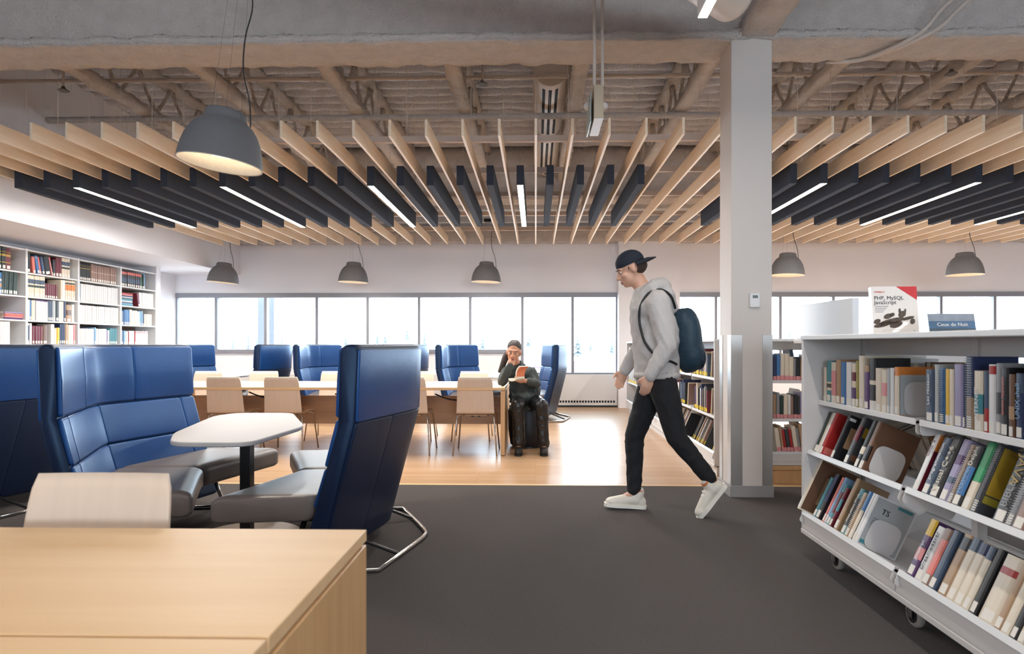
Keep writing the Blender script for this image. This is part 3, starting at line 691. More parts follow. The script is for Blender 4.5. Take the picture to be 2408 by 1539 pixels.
def flatstack(base, rz, n, cols, size, where, group, step):
    z = base[2]
    for i in range(n):
        t = step*random.uniform(.8, 1.2); c = cols[i % len(cols)]
        T = ZR(rz, (base[0], base[1], z)) @ Matrix.Translation((random.uniform(0, .02), random.uniform(0, .01), 0)) @ Matrix.Rotation(R(90), 4, 'Y') @ Matrix.Translation((-t, 0, 0))
        book(T, t, size[1], size[0], c, '%s volume lying flat, %s from the bottom of the pile, %s' % (c, nth(i+1), where), group, tagm=None); z += t + .001
flatstack((-6.615, BC_Y[4]+.04, BC_Z[5]+.001), 90, 10, ['teal', 'sky-blue', 'slate', 'white', 'teal', 'slate', 'silver', 'navy', 'salmon', 'red'], (.27, .2), 'second shelf, last bookcase bay', 'flat pile in the last bookcase bay', .02)
flatstack((-6.615, BC_Y[1]+.60, BC_Z[4]+.001), 90, 5, ['purple', 'pink', 'salmon', 'pink', 'lavender'], (.28, .2), 'third shelf, first bookcase bay', 'flat pile in the first bookcase bay', .019)
for (b, yy, z) in ((1, .86, 5), (1, .62, 3), (2, .84, 5), (2, .9, 6), (4, .82, 6)):
    e = thing('bookend', 'grey metal bookend plate, %s shelf of the %s bookcase bay' % ({3: 'fourth', 4: 'third', 5: 'second', 6: 'top'}[z], ['', 'first', 'second', 'third', 'last'][b]), 'bookend', (-6.8, BC_Y[b]+min(yy, .88), BC_Z[z]))
    MB().box(-.08, .12, -.0015, .0015, 0, .2).make('plate', M_steel, e); MB().box(-.08, .12, 0, .02, 0, .003).make('foot', M_steel, e)
# ------------------------------------------------------------------ low shelving
def low_shelf(name, label, T, nsec, sw, depth, cfg, zb, zt=1.24, wheels=False, double=False, back=False, cat='shelf'):
    t = thing(name, label, cat, T=T); L = nsec*sw
    for x in (0, L-.022): MB().box(x, x+.022, 0, depth, zb, zt-.02).make('end_panel', M_steel, t, bevel=.003)
    MB().box(-.004, L+.004, -.004, depth+.004, zt-.024, zt).make('top_panel', M_shelf, t, bevel=.004)
    MB().box(.022, L-.022, .0, depth, zb, zb+.02).make('base_panel', M_steel, t)
    yc = depth/2 if double else depth-.02
    MB().box(.022, L-.022, yc-.012, yc+.012, zt-.1, zt-.024).make('top_beam', M_steel, t)
    for i in range(nsec+1):
        x = min(max(i*sw, .045), L-.045)
        MB().box(x-.02, x+.02, yc-.02, yc+.02, zb, zt-.024).make('post', M_steel, t, bevel=.002)
    if back: MB().box(.022, L-.022, depth-.008, depth, zb, zt-.024).make('back_panel', mat('case_back_painted_shade', (176, 160, 152), .6), t)
    sides = [False, True] if double else [False]
    for flip in sides:
        for i in range(nsec):
            for (yl, z, tilt, dd) in cfg:
                F = Matrix.Translation((i*sw, 0, 0)) if not flip else Matrix.Translation(((i+1)*sw, depth, 0)) @ Matrix.Rotation(PI, 4, 'Z')
                S_ = F @ Matrix.Translation((0, yl, z)) @ tiltX(tilt)
                MB().box(.024, sw-.006, 0, dd, -.014, 0, S_).box(.024, sw-.006, -.004, 0, -.018, .008, S_).make('shelf', M_shelf, t, bevel=.0015)
                if tilt or 1:
                    for xx in (.024, sw-.009): MB().prism(rpoly([(.0, -.06), (dd, -.05), (dd, .015), (0, .012)], .018, 3), xx, xx+.003, S_ @ Matrix(((0, 0, 1, 0), (1, 0, 0, 0), (0, 1, 0, 0), (0, 0, 0, 1)))).make('shelf_bracket', M_steel, t)
    # kick boards
    zk = cfg[-1][1] - .018
    for i in range(nsec):
        MB().box(i*sw+.003+(.02 if i == 0 else 0), (i+1)*sw-.003-(.02 if i == nsec-1 else 0), -.002, .01, zb+.018, zk).make('kick_panel', M_steel, t, bevel=.002)
    MB().box(0, L, -.003, .02, zb-.012, zb+.012).make('bottom_rail', M_steel, t, bevel=.002)
    if wheels:
        for i in range(nsec+1):
            for yy in (.11, depth-.11):
                x = [.2, .88, 1.6, 2.4][i] if nsec < 4 else i*sw+.1
                c = node('caster', t, (x, yy, 0))
                MB().lathe([(0, -.016), (.03, -.016), (.05, -.012), (.055, -.006), (.055, .006), (.05, .012), (.03, .016), (0, .016)], 24, Matrix.Translation((0, 0, .055)) @ Matrix.Rotation(R(90), 4, 'X')).make('wheel', M_rubber, c, smooth=True)
                MB().lathe([(0, -.0175), (.036, -.0175), (.036, .0175), (0, .0175)], 20, Matrix.Translation((0, 0, .055)) @ Matrix.Rotation(R(90), 4, 'X')).make('hub', M_black, c)
                MB().box(-.016, .016, -.026, -.019, .04, .122).box(-.016, .016, .019, .026, .04, .122).box(-.022, .022, -.028, .028, .118, zb+.002).make('fork', M_chrome, c, bevel=.002)
    return t
CFG_T = [(.085, .875, 0, .23), (.03, .60, 23, .22), (.0, .262, 25, .24)]
TT = ZR(-90, (1.49, 3.58, 0))
low_shelf('book_trolley', 'white wheeled double-sided book trolley in the near right corner', TT, 3, .93, .68, CFG_T, .15, wheels=True, double=True, cat='trolley')
CFG_B = [(.02, .88, 0, .25), (.02, .53, 0, .25), (.0, .215, 24, .25)]
TB = ZR(-90, (1.615, 11.27, 0))
low_shelf('low_shelving', 'white low shelving run behind the walking man, yellow-labelled magazines inside', TB, 6, .92, .34, CFG_B, .09, back=True)
tag(MB().box(1.64, 1.95, 5.76, 11.26, 0, .078).make('shelf_plinth', M_steel), 'grey plinth under the low shelving run behind the walking man', 'plinth')
TC = ZR(0, (2.0, 5.47, 0))
low_shelf('low_shelving', 'white low shelving seen between the column and the trolley, pink-labelled books inside', TC, 2, .93, .55, [(.02, .875, 0, .24), (.02, .545, 0, .24), (.0, .265, 0, .24)], .165, double=True)
tag(MB().box(2.0, 3.86, 5.45, 6.03, 0, .12).box(1.99, 3.87, 5.44, 6.04, .12, .15).make('wooden_plinth', M_deskside, bevel=.002), 'maple plinth under the shelving between the column and trolley', 'plinth')
# ------------------------------------------------------------------ trolley books
def frame(Tb, sec, sw, cfg, k): 
    yl, z, tilt, dd = cfg[k]; return Tb @ Matrix.Translation((sec*sw+.03, yl+.002, z)) @ tiltX(tilt) @ Matrix.Translation((0, .006, .001))
GT = 'books on the wheeled trolley'
b_ = lambda t, h, c, **k: (t, h, c, k)
top1 = [('gap', .03), b_(.03, .19, 'cream'), b_(.055, .225, 'teal', bands=[(.3, .5, 'cream'), (.36, .46, 'black')]), b_(.05, .22, 'cream', bands=[(.2, .8, 'pink')]), b_(.05, .235, 'tan'), b_(.05, .225, 'blue'), b_(.05, .225, 'white'),
        b_(.045, .22, 'cream', bands=[(.2, .45, 'purple'), (.6, .8, 'maroon')]), b_(.03, .235, 'olive'), b_(.05, .26, 'cream'), b_(.045, .215, 'purple', bands=[(.85, 1, 'tan')]), b_(.055, .25, 'black', bands=[(.0, .2, 'white'), (.5, .58, 'cream')]), b_(.05, .205, 'cream'), b_(.05, .20, 'cream', bands=[(.4, .7, 'pink')]),
        b_(.022, .205, 'silver'), b_(.02, .21, 'white', word='tilted face-out book', art=[(.05, .5, .72, .92, 'maroon'), (.1, .45, .2, .5, 'black'), (.08, .3, .1, .2, 'teal')], d=.19), b_(.035, .215, 'orange', bands=[(0, .82, 'cream')], d=.19, art=[(.04, .96, .86, .98, 'orange'), (.04, .96, .02, .84, 'silver')])]
top2 = [('gap', .012), b_(.05, .215, 'slate', title='Les réseaux', tz=.62), b_(.028, .235, 'silver'), b_(.03, .22, 'blue', spiral='charcoal', word='spiral-bound book'), b_(.032, .22, 'yellow'), b_(.024, .22, 'cream'), b_(.05, .24, 'lavender'), b_(.012, .235, 'navy'),
        b_(.04, .27, 'navy', spiral='grey', word='spiral-bound book', bands=[(0, .45, 'tan')]), b_(.045, .22, 'cream', bands=[(.3, .62, 'teal')], title='INTERNET', tz=.46, ts=.026), b_(.022, .22, 'red', bands=[(.4, 1, 'slate')]),
        b_(.034, .245, 'white', bands=[(.86, .98, 'red')]), b_(.03, .25, 'grey', bands=[(.3, .6, 'charcoal')]), b_(.036, .235, 'black', title='Systèmes d\'exploitation', tcol='salmon', up=True, tz=.6, bands=[(.3, .6, 'black')]), b_(.022, .215, 'brown', bands=[(.3, .5, 'tan')]),
        b_(.032, .22, 'navy', title='UNIX shell', tcol='sky-blue', bands=[(.7, .98, 'slate')]), b_(.064, .245, 'black', title='Réseaux', tcol='cream', ts=.058, tz=.46, tagm=None, bands=[(.82, .98, 'teal')]),
        b_(.034, .25, 'blue', bands=[(.45, .95, 'sky-blue')]), b_(.04, .25, 'slate', title='Android 2', tcol='silver', up=False, tz=.55, ts=.036, bands=[(.86, .96, 'olive')]), b_(.04, .235, 'red', bands=[(.55, .95, 'purple')]), b_(.03, .23, 'cream'), b_(.05, .24, 'tan'), b_(.04, .235, 'slate')]
mid1 = [('gap', .0), b_(.035, .24, 'dark-green', lean=-3), b_(.03, .24, 'cream'), b_(.02, .24, 'white'), b_(.03, .245, 'red', art=[(.03, .97, .22, .97, 'red'), (.05, .6, .05, .2, 'salmon')]), ('gap', .1), b_(.03, .25, 'black', d=.19, art=[(.15, .75, .3, .75, 'tan'), (.02, .2, .88, .94, 'white')]), ('gap', .1),
        b_(.04, .255, 'charcoal', d=.19, bands=[(.5, .8, 'maroon')], art=[(.1, .5, .6, .8, 'gold'), (.2, .32, .4, .46, 'red'), (.05, .5, .1, .22, 'brown')]), ('gap', .06), b_(.035, .25, 'black', bands=[(.3, .45, 'cream')]), b_(.04, .25, 'brown', bands=[(.2, .5, 'black')], d=.2)]
mid2 = [('gap', .0), b_(.034, .25, 'white', title='UML 2', tcol='maroon', tz=.75, ts=.026, art=[(.02, .98, .0, .72, 'maroon'), (.02, .98, .72, 1, 'orange')]), ('gap', .025), b_(.045, .245, 'slate', title='programmation', tcol='white'), b_(.055, .265, 'black', title='Visual C++6', tcol='cream', tz=.46, ts=.038, art=[(.1, .6, .72, .88, 'salmon')]), ('gap', .008), b_(.045, .255, 'lavender', bands=[(.3, .4, 'slate'), (.6, .75, 'purple')]),
        b_(.03, .24, 'tan', spiral='grey', word='spiral-bound book'), b_(.042, .24, 'charcoal', bands=[(.2, .66, 'blue')], title='Visual C++', tcol='sky-blue', up=False, tz=.42, ts=.024, more=[('Delphi', 'cream', True, .82, .028)]), b_(.046, .265, 'emerald', bands=[(0, .42, 'cream')]), ('gap', .008),
        b_(.03, .265, 'charcoal', spiral='charcoal', word='spiral-bound book', art=[(.05, .98, .3, .96, 'gold'), (.05, .98, .18, .28, 'olive')]), ('gap', .07), b_(.06, .25, 'charcoal', title='JAVA', tcol='gold', up=False, tz=.76, ts=.05, more=[('BIBLE', 'grey', True, .42, .04)]), b_(.03, .245, 'grey', spiral='grey', word='spiral-bound book'), b_(.05, .24, 'taupe'), b_(.04, .23, 'brown'), b_(.05, .24, 'teal'), b_(.045, .235, 'cream')]
bot1 = [('gap', -.015), b_(.028, .31, 'cream', d=.235, y=-.05, word='large book', art=[(.03, .97, .03, .97, 'brown'), (.3, .7, .2, .72, 'tan'), (.36, .6, .22, .4, 'black')]), ('gap', .07), b_(.03, .235, 'teal'), b_(.04, .265, 'black', bands=[(.4, .95, 'navy')]), ('gap', .03), b_(.022, .26, 'salmon'), b_(.024, .265, 'sky-blue'), b_(.03, .235, 'teal', bands=[(.3, .8, 'maroon')]), b_(.024, .22, 'maroon', bands=[(.4, .7, 'teal')]), ('gap', .02), b_(.035, .285, 'tan'), ('gap', .045),
        b_(.036, .245, 'teal', bands=[(.2, .8, 'charcoal')], title='mes sites Web', tcol='cream'), b_(.03, .235, 'tan', spiral='cream', word='spiral-bound book'), b_(.03, .25, 'blue', bands=[(0, .6, 'cream')]), b_(.026, .25, 'white'), b_(.024, .25, 'white', d=.2, label='grey book with TS on its cover, bottom shelf of the trolley', art=[(.03, .97, .03, .97, 'silver'), (.55, .92, .9, .96, 'teal'), (.05, .3, .05, .12, 'teal')])]
bot2 = [('gap', .01), b_(.045, .25, 'purple', bands=[(.72, 1, 'yellow'), (.3, .5, 'pink')], title='Javascript', tcol='white', tz=.45, ts=.022), ('gap', .012), b_(.046, .235, 'white', title='Dreamweaver', tcol='black', tz=.55), b_(.04, .24, 'taupe', bands=[(.2, .8, 'salmon')]), b_(.038, .245, 'slate'), ('gap', .01), b_(.05, .25, 'tan', bands=[(.75, .95, 'charcoal')]), b_(.046, .25, 'cream', bands=[(.8, 1, 'slate')]), b_(.046, .245, 'cream', bands=[(.82, 1, 'navy')]), b_(.03, .245, 'cream', bands=[(.8, 1, 'slate')]), b_(.03, .25, 'black'), ('gap', .012),
        b_(.075, .245, 'cream', bands=[(.72, .82, 'red')]), b_(.03, .235, 'tan'), b_(.034, .22, 'cream'), b_(.026, .22, 'black'), b_(.034, .22, 'cream'), b_(.026, .22, 'black'), b_(.04, .23, 'lavender', title='DHTML', tcol='cream', tz=.6, ts=.03), b_(.05, .235, 'yellow', title='Java', tcol='charcoal', tz=.75, ts=.04), b_(.05, .24, 'slate'), b_(.04, .24, 'teal')]
ROWX = {}
for sec, k, items, wh in ((0, 0, top1, 'top shelf, far bay of the trolley'), (1, 0, top2, 'top shelf, near bay of the trolley'), (0, 1, mid1, 'middle shelf, far bay of the trolley'),
                          (1, 1, mid2, 'middle shelf, near bay of the trolley'), (0, 2, bot1, 'bottom shelf, far bay of the trolley'), (1, 2, bot2, 'bottom shelf, near bay of the trolley')):
    ROWX[(sec, k)] = row(frame(TT, sec, .93, CFG_T, k), items, wh, GT)
bpy.context.view_layer.update()
tsb = [o for o in COL.objects if o.get('label', '').startswith('grey book with TS')][0]; tm_ = tsb.matrix_world.copy(); tn = tm_.to_3x3(); ex, ey, ez = [tn.col[i].normalized() for i in range(3)]
TSM = Matrix.Translation(tm_ @ Vector((1.12, .33, .74))) @ Matrix((ey, ez, ex)).transposed().to_4x4()
text('TS', TSM, .038, BM['black'], tsb)
for i, wd in enumerate((.6, .9, .5)): MB().box(1.0, 1.08, .12, .12+.35*wd, .56-.05*i, .58-.05*i).make('cover_print', BM['grey'], tsb)
# the grey title page facing out at the end of the far bottom row, bookends
for (sec, k, x, lb) in ((0, 0, .905, 'top'), (0, 1, .895, 'middle'), (0, 2, .905, 'bottom')):
    T = frame(TT, sec, .93, CFG_T, k) @ Matrix.Translation((min(ROWX[(sec, k)]+.004, .89), .03, 0))
    e = thing('bookend', 'rounded grey bookend closing the far bay on the %s trolley shelf' % lb, 'bookend', T=T)
    MB().prism(rpoly([(0, 0), (.15, 0), (.15, .15), (0, .15)], .05, 5), 0, .0025, Matrix(((0, 0, 1, 0), (1, 0, 0, 0), (0, 1, 0, 0), (0, 0, 0, 1)))).make('plate', M_steel, e)
    MB().box(-.05, 0, 0, .12, 0, .002).make('foot', M_steel, e)
# books glimpsed on the other side of the trolley
TT2 = TT @ Matrix.Translation((2.79, .68, 0)) @ Matrix.Rotation(PI, 4, 'Z')
for sec, k in ((1, 0), (1, 1), (2, 1), (2, 0)):
    row(frame(TT2, sec, .93, CFG_T, k), rnd_run(.84, ['cream', 'tan', 'brown', 'white', 'slate', 'grey'], (.04, .06), (.2, .25)), '%s shelf, back of the trolley, %s bay' % (('top', 'middle')[k], ('near', 'far')[sec-1]), 'books on the back of the trolley', fromend='near end')
# ------------------------------------------------------------------ books in the low shelving
GB = 'yellow-labelled books behind the walking man'
ytag = dict(tagm=M_yellowtag)
dark = ['black', 'charcoal', 'navy', 'brown', 'white', 'maroon', 'slate', 'cream', 'taupe']
secn = ['farthest', 'fifth', 'fourth', 'third', 'second', 'nearest']
for sec in range(6):
    for k in range(3):
        if sec < 3 and k == 2: continue
        if k < 2: items = [('gap', .02)] + rnd_run(.52 if sec > 3 else .8, dark if sec > 2 else ['cream', 'white', 'silver', 'sky-blue', 'tan', 'lavender'], (.018, .045) if sec > 3 or sec == 0 else (.035, .06), (.21, .27), d=.2, tagm=M_yellowtag)
        else:
            items = [('gap', .02)]
            for q in range(4 if sec > 2 else 6):
                c = random.choice(['tan', 'cream', 'maroon', 'brown', 'charcoal'])
                items += [b_(.012, .27, c, word='magazine', d=.2, tagm=M_yellowtag, art=[(.03, .97, .03, .97, random.choice(['cream', 'tan', 'cream'])), (.2, .8, .3, .6, random.choice(['charcoal', 'brown', 'tan', 'slate'])), (.05, .5, .04, .16, 'yellow')]), ('gap', .04), b_(.014, .26, random.choice(dark), tagm=M_yellowtag), b_(.012, .255, random.choice(dark), tagm=M_yellowtag), ('gap', .05)]
        row(frame(TB, sec, .92, CFG_B, k), items, '%s shelf, %s bay behind the man' % (['top', 'middle', 'bottom'][k], secn[sec]), GB, .2)
    if sec > 3:
        for k in (0, 1):
            T = frame(TB, sec, .92, CFG_B, k) @ Matrix.Translation((.62, .01, 0))
            c = 'cream'
            book(T @ Matrix.Rotation(R(8), 4, 'Y'), .016, .21, .25, c, 'cream face-out book by the gap, %s shelf, %s bay behind the man' % (['top', 'middle'][k], secn[sec]), GB, tagm=M_yellowtag, art=[(.04, .96, .04, .96, 'taupe'), (.3, .96, .5, .68, ['teal', 'olive'][k])])
bpy.context.view_layer.update()
nu = frame(TB, 5, .92, CFG_B, 2) @ Matrix.Translation((.74, .01, .0))
mg = book(nu, .014, .21, .27, 'cream', 'magazine headed Nu on the bottom shelf beside the column', GB, tagm=M_yellowtag, art=[(.03, .97, .03, .97, 'cream'), (.2, .85, .25, .62, 'grey'), (.05, .5, .04, .14, 'yellow')])
bpy.context.view_layer.update()
text('Nu', nu @ Matrix.Translation((.0152, .10, .225)) @ Matrix.Rotation(R(90), 4, 'Z') @ Matrix.Rotation(R(90), 4, 'X'), .075, BM['maroon'], mg)
GC = 'pink-labelled books between column and trolley'
CC = [['navy', 'blue', 'cream', 'cream', 'cream', 'grey', 'black', 'tan', 'slate', 'cream'], ['tan', 'grey', 'dark-green', 'cream', 'white', 'taupe', 'black', 'charcoal', 'lavender', 'cream', 'olive'], ['cream', 'tan', 'red', 'charcoal', 'red', 'cream', 'grey', 'tan', 'maroon', 'olive', 'black']]
CCFG = [(.02, .875, 0, .24), (.02, .545, 0, .24), (.0, .265, 0, .24)]
for k in range(3):
    items = [('gap', .02)]
    for q in range(26): 
        c = CC[k][q % len(CC[k])]; items.append(b_(random.uniform(.018, .036) if c != 'cream' else .036, random.uniform(.19, .24), c, tagm=None, bands=[(.03, .2, 'pink')], lean=(-8 if k == 2 else 0)))
    xx = 0; cut = []
    for it in items:
        xx += it[1] if it[0] == 'gap' else it[0] + .004
        if xx > .46: break
        cut.append(it)
    row(frame(TC, 0, .93, CCFG, k), cut, '%s shelf between column and trolley' % ['top', 'middle', 'bottom'][k], GC, .16, 'column end')
for k, (x, z, a) in enumerate(((.30, .875, -8), (.30, .545, 24), (.42, .265, -30), (.6, .545, 20))):
    T = TC @ Matrix.Translation((x, .22, z+.19 if k else z+.02)) @ Matrix.Rotation(R(a), 4, 'Y')
    if k: T = TC @ Matrix.Translation((x, .30, z+.002)) @ Matrix.Rotation(R(a*.6), 4, 'Y')
    book(T, .03, .17, .25, ['slate', 'silver', 'charcoal', 'silver'][k], ['slate-blue book standing behind the top row between column and trolley', 'silver book leaning behind the middle row next to the column', 'charcoal book leaning behind the bottom row between column and trolley', 'silver book leaning behind the middle row farther from the column'][k], 'books on the back side between column and trolley', tagm=None)
# ------------------------------------------------------------------ displays on the trolley
pb = thing('display_book', 'upright white programming book with red corner on the trolley top', 'book', T=ZR(-5, (1.725, 3.06, 1.242)) @ tiltX(8))
W_, H_ = .104, .232
MB().box(-W_, W_, 0, .003, 0, H_).box(-W_, W_, .027, .03, 0, H_).box(-W_, -W_+.003, 0, .03, 0, H_).make('cover', mat('glossy_white_cover', (236, 226, 216), .22, coat=.3), pb, bevel=.001)
MB().box(-W_+.004, W_-.003, .003, .027, .003, H_-.003).make('page_block', M_pages, pb)
MB().add([(.01, -.0006, H_-.001), (W_, -.0006, H_-.001), (W_, -.0006, H_-.07), (.048, -.0006, H_-.001)], [(0, 1, 2)]).make('red_corner', mat('cover_crimson', (206, 46, 52), .3), pb)
bpy.context.view_layer.update()
def onpb(x, z): return pb.matrix_world @ Matrix.Translation((x, -.0012, z)) @ Matrix.Rotation(R(90), 4, 'X')
text("O'REILLY", onpb(-W_+.012, H_-.028), .0125, MATS['cover_crimson'], pb, align='LEFT')
text('PHP, MySQL', onpb(-W_+.010, H_-.058), .026, BM['charcoal'], pb, align='LEFT')
text('JavaScript', onpb(-W_+.010, H_-.080), .026, BM['charcoal'], pb, align='LEFT')
an = MB()
for x, z, rx, rz in ((-.06, .045, .042, .012), (-.02, .06, .06, .014), (-.035, .085, .02, .013), (.03, .095, .018, .016), (-.015, .092, .012, .01), (.055, .075, .03, .008), (.0, .045, .03, .016), (-.085, .06, .016, .012), (.075, .06, .012, .014), (.02, .112, .006, .012), (.045, .112, .005, .01)):
    an.add([(x+rx*math.cos(2*PI*k/16), -.0008, z+rz*math.sin(2*PI*k/16)+.25*rx*math.cos(2*PI*k/16)) for k in range(16)], [tuple(range(16))])
an.make('animal_print', mat('animal_print', (104, 84, 66), .3, var=.4, vscale=90, c2=(54, 44, 38)), pb)
for i in range(4): MB().box(-W_+.012, -.03 - .008*i, -.0008, -.0004, H_-.1-.009*i, H_-.097-.009*i).make('small_print', BM['grey'], pb)
es = thing('book_easel', 'white wire easel holding the upright programming book', 'stand', T=ZR(-5, (1.725, 3.035, 1.241)))
MB().tube([(-.07, .10, .003), (-.07, -.012, .003), (-.07, -.014, .02), (.06, -.014, .02), (.06, -.012, .003), (.06, .10, .003)], .0025, 6).make('wire', M_white, es)
MB().tube([(-.07, .10, .003), (-.05, .075, .14), (.04, .075, .14), (.06, .10, .003)], .0025, 6).make('back_wire', M_white, es)
pc = thing('display_card', 'blue landscape booklet leaning back on the trolley top', 'booklet', T=ZR(-6, (1.77, 2.72, 1.242)) @ tiltX(14))
MB().box(-.092, .092, 0, .006, 0, .083).make('cover', mat('card_blue', (88, 122, 160), .3, var=.3, vscale=12, c2=(70, 96, 118)), pc)
MB().box(-.092, .092, -.0006, 0, .05, .083).make('sky_print', mat('card_sky', (150, 156, 166), .3, var=.25, vscale=30), pc)
MB().box(-.092, .092, -.0006, 0, 0, .018).make('sea_print', mat('card_sea', (74, 88, 98), .3), pc)
MB().box(-.03, .03, .006, .05, 0, .003).add([(-.02, .006, .06), (.02, .006, .06), (.02, .045, .001), (-.02, .045, .001), (-.02, .009, .06), (.02, .009, .06), (.02, .048, .001), (-.02, .048, .001)], BOXF).make('strut', M_white, pc)
bpy.context.view_layer.update()
text('Ceux de Nuit', pc.matrix_world @ Matrix.Translation((0, -.0012, .034)) @ Matrix.Rotation(R(90), 4, 'X'), .022, M_tag, pc)
# panel behind the trolley on its own low cabinet
cb = thing('low_cabinet', 'white low cabinet hidden behind the near trolley, carrying a white panel', 'cabinet', (2.25, 4.05, 0))
MB().box(0, .6, 0, .95, 0, 1.2).make('body', M_steel, cb, bevel=.004)
MB().box(-.08, .62, -.02, 1.32, 1.2, 1.236).make('cabinet_top', M_shelf, cb, bevel=.004)
for i in range(2): MB().box(-.014, 0, .01+.475*i, .465+.475*i, .06, 1.18).make('door', M_steel, cb, bevel=.003)
tag(MB().box(2.19, 2.235, 4.42, 5.36, 1.237, 1.515).make('privacy_panel', mat('frosted_white_panel', (238, 240, 242), .5), bevel=.004), 'white upright divider panel beyond the near trolley top', 'panel')
# ------------------------------------------------------------------ people
def fuse(mb, name, m, parent=None, voxel=.011, it=6, wr=0, ws=14):
    """union of overlapping closed shapes -> one continuous smooth surface"""
    me = mb.mesh('tmp_mesh'); o = bpy.data.objects.new('tmp', me); COL.objects.link(o)
    r = o.modifiers.new('r', 'REMESH'); r.mode = 'VOXEL'; r.voxel_size = voxel
    s = o.modifiers.new('s', 'SMOOTH'); s.factor = .5; s.iterations = it
    dg = bpy.context.evaluated_depsgraph_get(); nm = bpy.data.meshes.new_from_object(o.evaluated_get(dg))
    bpy.data.objects.remove(o); bpy.data.meshes.remove(me)
    if wr:                                         # cloth folds
        nn = [v.normal.copy() for v in nm.vertices]
        for v, n in zip(nm.vertices, nn):
            p = v.co; q = Vector((p.x, p.y, p.z*1.05 + .25*math.sin(p.x*9)))
            v.co = p + n*((abs(noise.noise(q*ws))*-2 + .55)*wr + noise.noise(q*ws*2.3)*wr*.4)
    nm.materials.clear(); nm.materials.append(m); nm.shade_smooth(); nm.name = name
    q = bpy.data.objects.new(name, nm); COL.objects.link(q)
    if parent: q.parent = parent
    return q
def head_prims(mb, c, Rm):
    def E(p, r): mb.ell(Vector(c) + Rm @ Vector(p), r, Rm, 18)
    E((0, .012, .03), (.076, .096, .098)); E((0, -.03, -.045), (.06, .066, .07)); E((0, -.070, -.088), (.026, .024, .02))
    E((0, -.076, .028), (.056, .022, .016)); E((.036, -.066, -.022), (.026, .024, .024)); E((-.036, -.066, -.022), (.026, .024, .024))
    mb.limb([Vector(c)+Rm @ Vector((0, -.09, .018)), Vector(c)+Rm @ Vector((0, -.113, -.026))], [.009, .014], 8, 3)
    E((.013, -.097, -.03), (.011, .012, .009)); E((-.013, -.097, -.03), (.011, .012, .009))
    E((0, -.093, -.056), (.026, .011, .008)); E((0, -.089, -.068), (.022, .012, .009))
    for s in (-1, 1): E((s*.076, .008, -.006), (.011, .022, .032))
def face_parts(par, c, Rm):
    wm = mat('eye_white', (226, 220, 214), .3); im = mat('iris', (44, 30, 24), .2); bm_ = mat('brow_hair', (44, 34, 30), .8); lm = mat('lips', (160, 92, 82), .5)
    for s in (-1, 1):
        e = MB().ell(Vector(c)+Rm @ Vector((s*.031, -.0805, .008)), (.013, .009, .007), Rm, 14).make('eye', wm, par, smooth=True)
        MB().ell(Vector(c)+Rm @ Vector((s*.031, -.0885, .008)), (.0058, .0035, .0062), Rm, 12).make('iris', im, e, smooth=True)
        MB().limb([Vector(c)+Rm @ Vector((s*.014, -.0965, .026)), Vector(c)+Rm @ Vector((s*.034, -.096, .033)), Vector(c)+Rm @ Vector((s*.052, -.083, .027))], [.0022, .003, .0018], 6, 2).make('eyebrow', bm_, par, smooth=True)
    MB().ell(Vector(c)+Rm @ Vector((0, -.1015, -.057)), (.022, .005, .005), Rm, 12).ell(Vector(c)+Rm @ Vector((0, -.0985, -.067)), (.018, .006, .006), Rm, 12).make('lips', lm, par, smooth=True)
def hand(mb, wrist, d, side, pn, curl=.5, s=1):
    """d finger direction, pn palm normal, side thumb direction"""
    d = Vector(d).normalized(); pn = Vector(pn).normalized(); sd = (Vector(side) - d*Vector(side).dot(d)).normalized(); w_ = Vector(wrist)
    mb.limb([w_, w_+d*.03*s], [.026*s, .024*s], 10, 2)
    Rm = Matrix((sd, pn, d)).transposed()
    mb.ell(w_+d*.055*s, (.042*s, .016*s, .05*s), Rm, 14)
    for k, (o, L) in enumerate(((.030, .072), (.010, .082), (-.010, .076), (-.029, .058))):
        b = w_ + d*(.09 if k in (1, 2) else .084)*s + sd*o*s; p = [b-d*.02*s, b]; a = 0; q = b
        for f in (.45, .32, .23):
            a += curl*.75; q = q + (d*math.cos(a) + pn*math.sin(a))*L*f*s; p.append(q)
        mb.limb(p, [.0095*s, .0092*s, .0088*s, .0082*s, .0068*s], 8, 2)
    t0 = w_ + d*.03*s + sd*.03*s
    mb.limb([t0, t0+(sd*.7+d*.6+pn*.2)*.038*s, t0+(sd*.75+d*1.35+pn*.5*(1+curl))*.042*s], [.014*s, .0115*s, .0085*s], 8, 2)
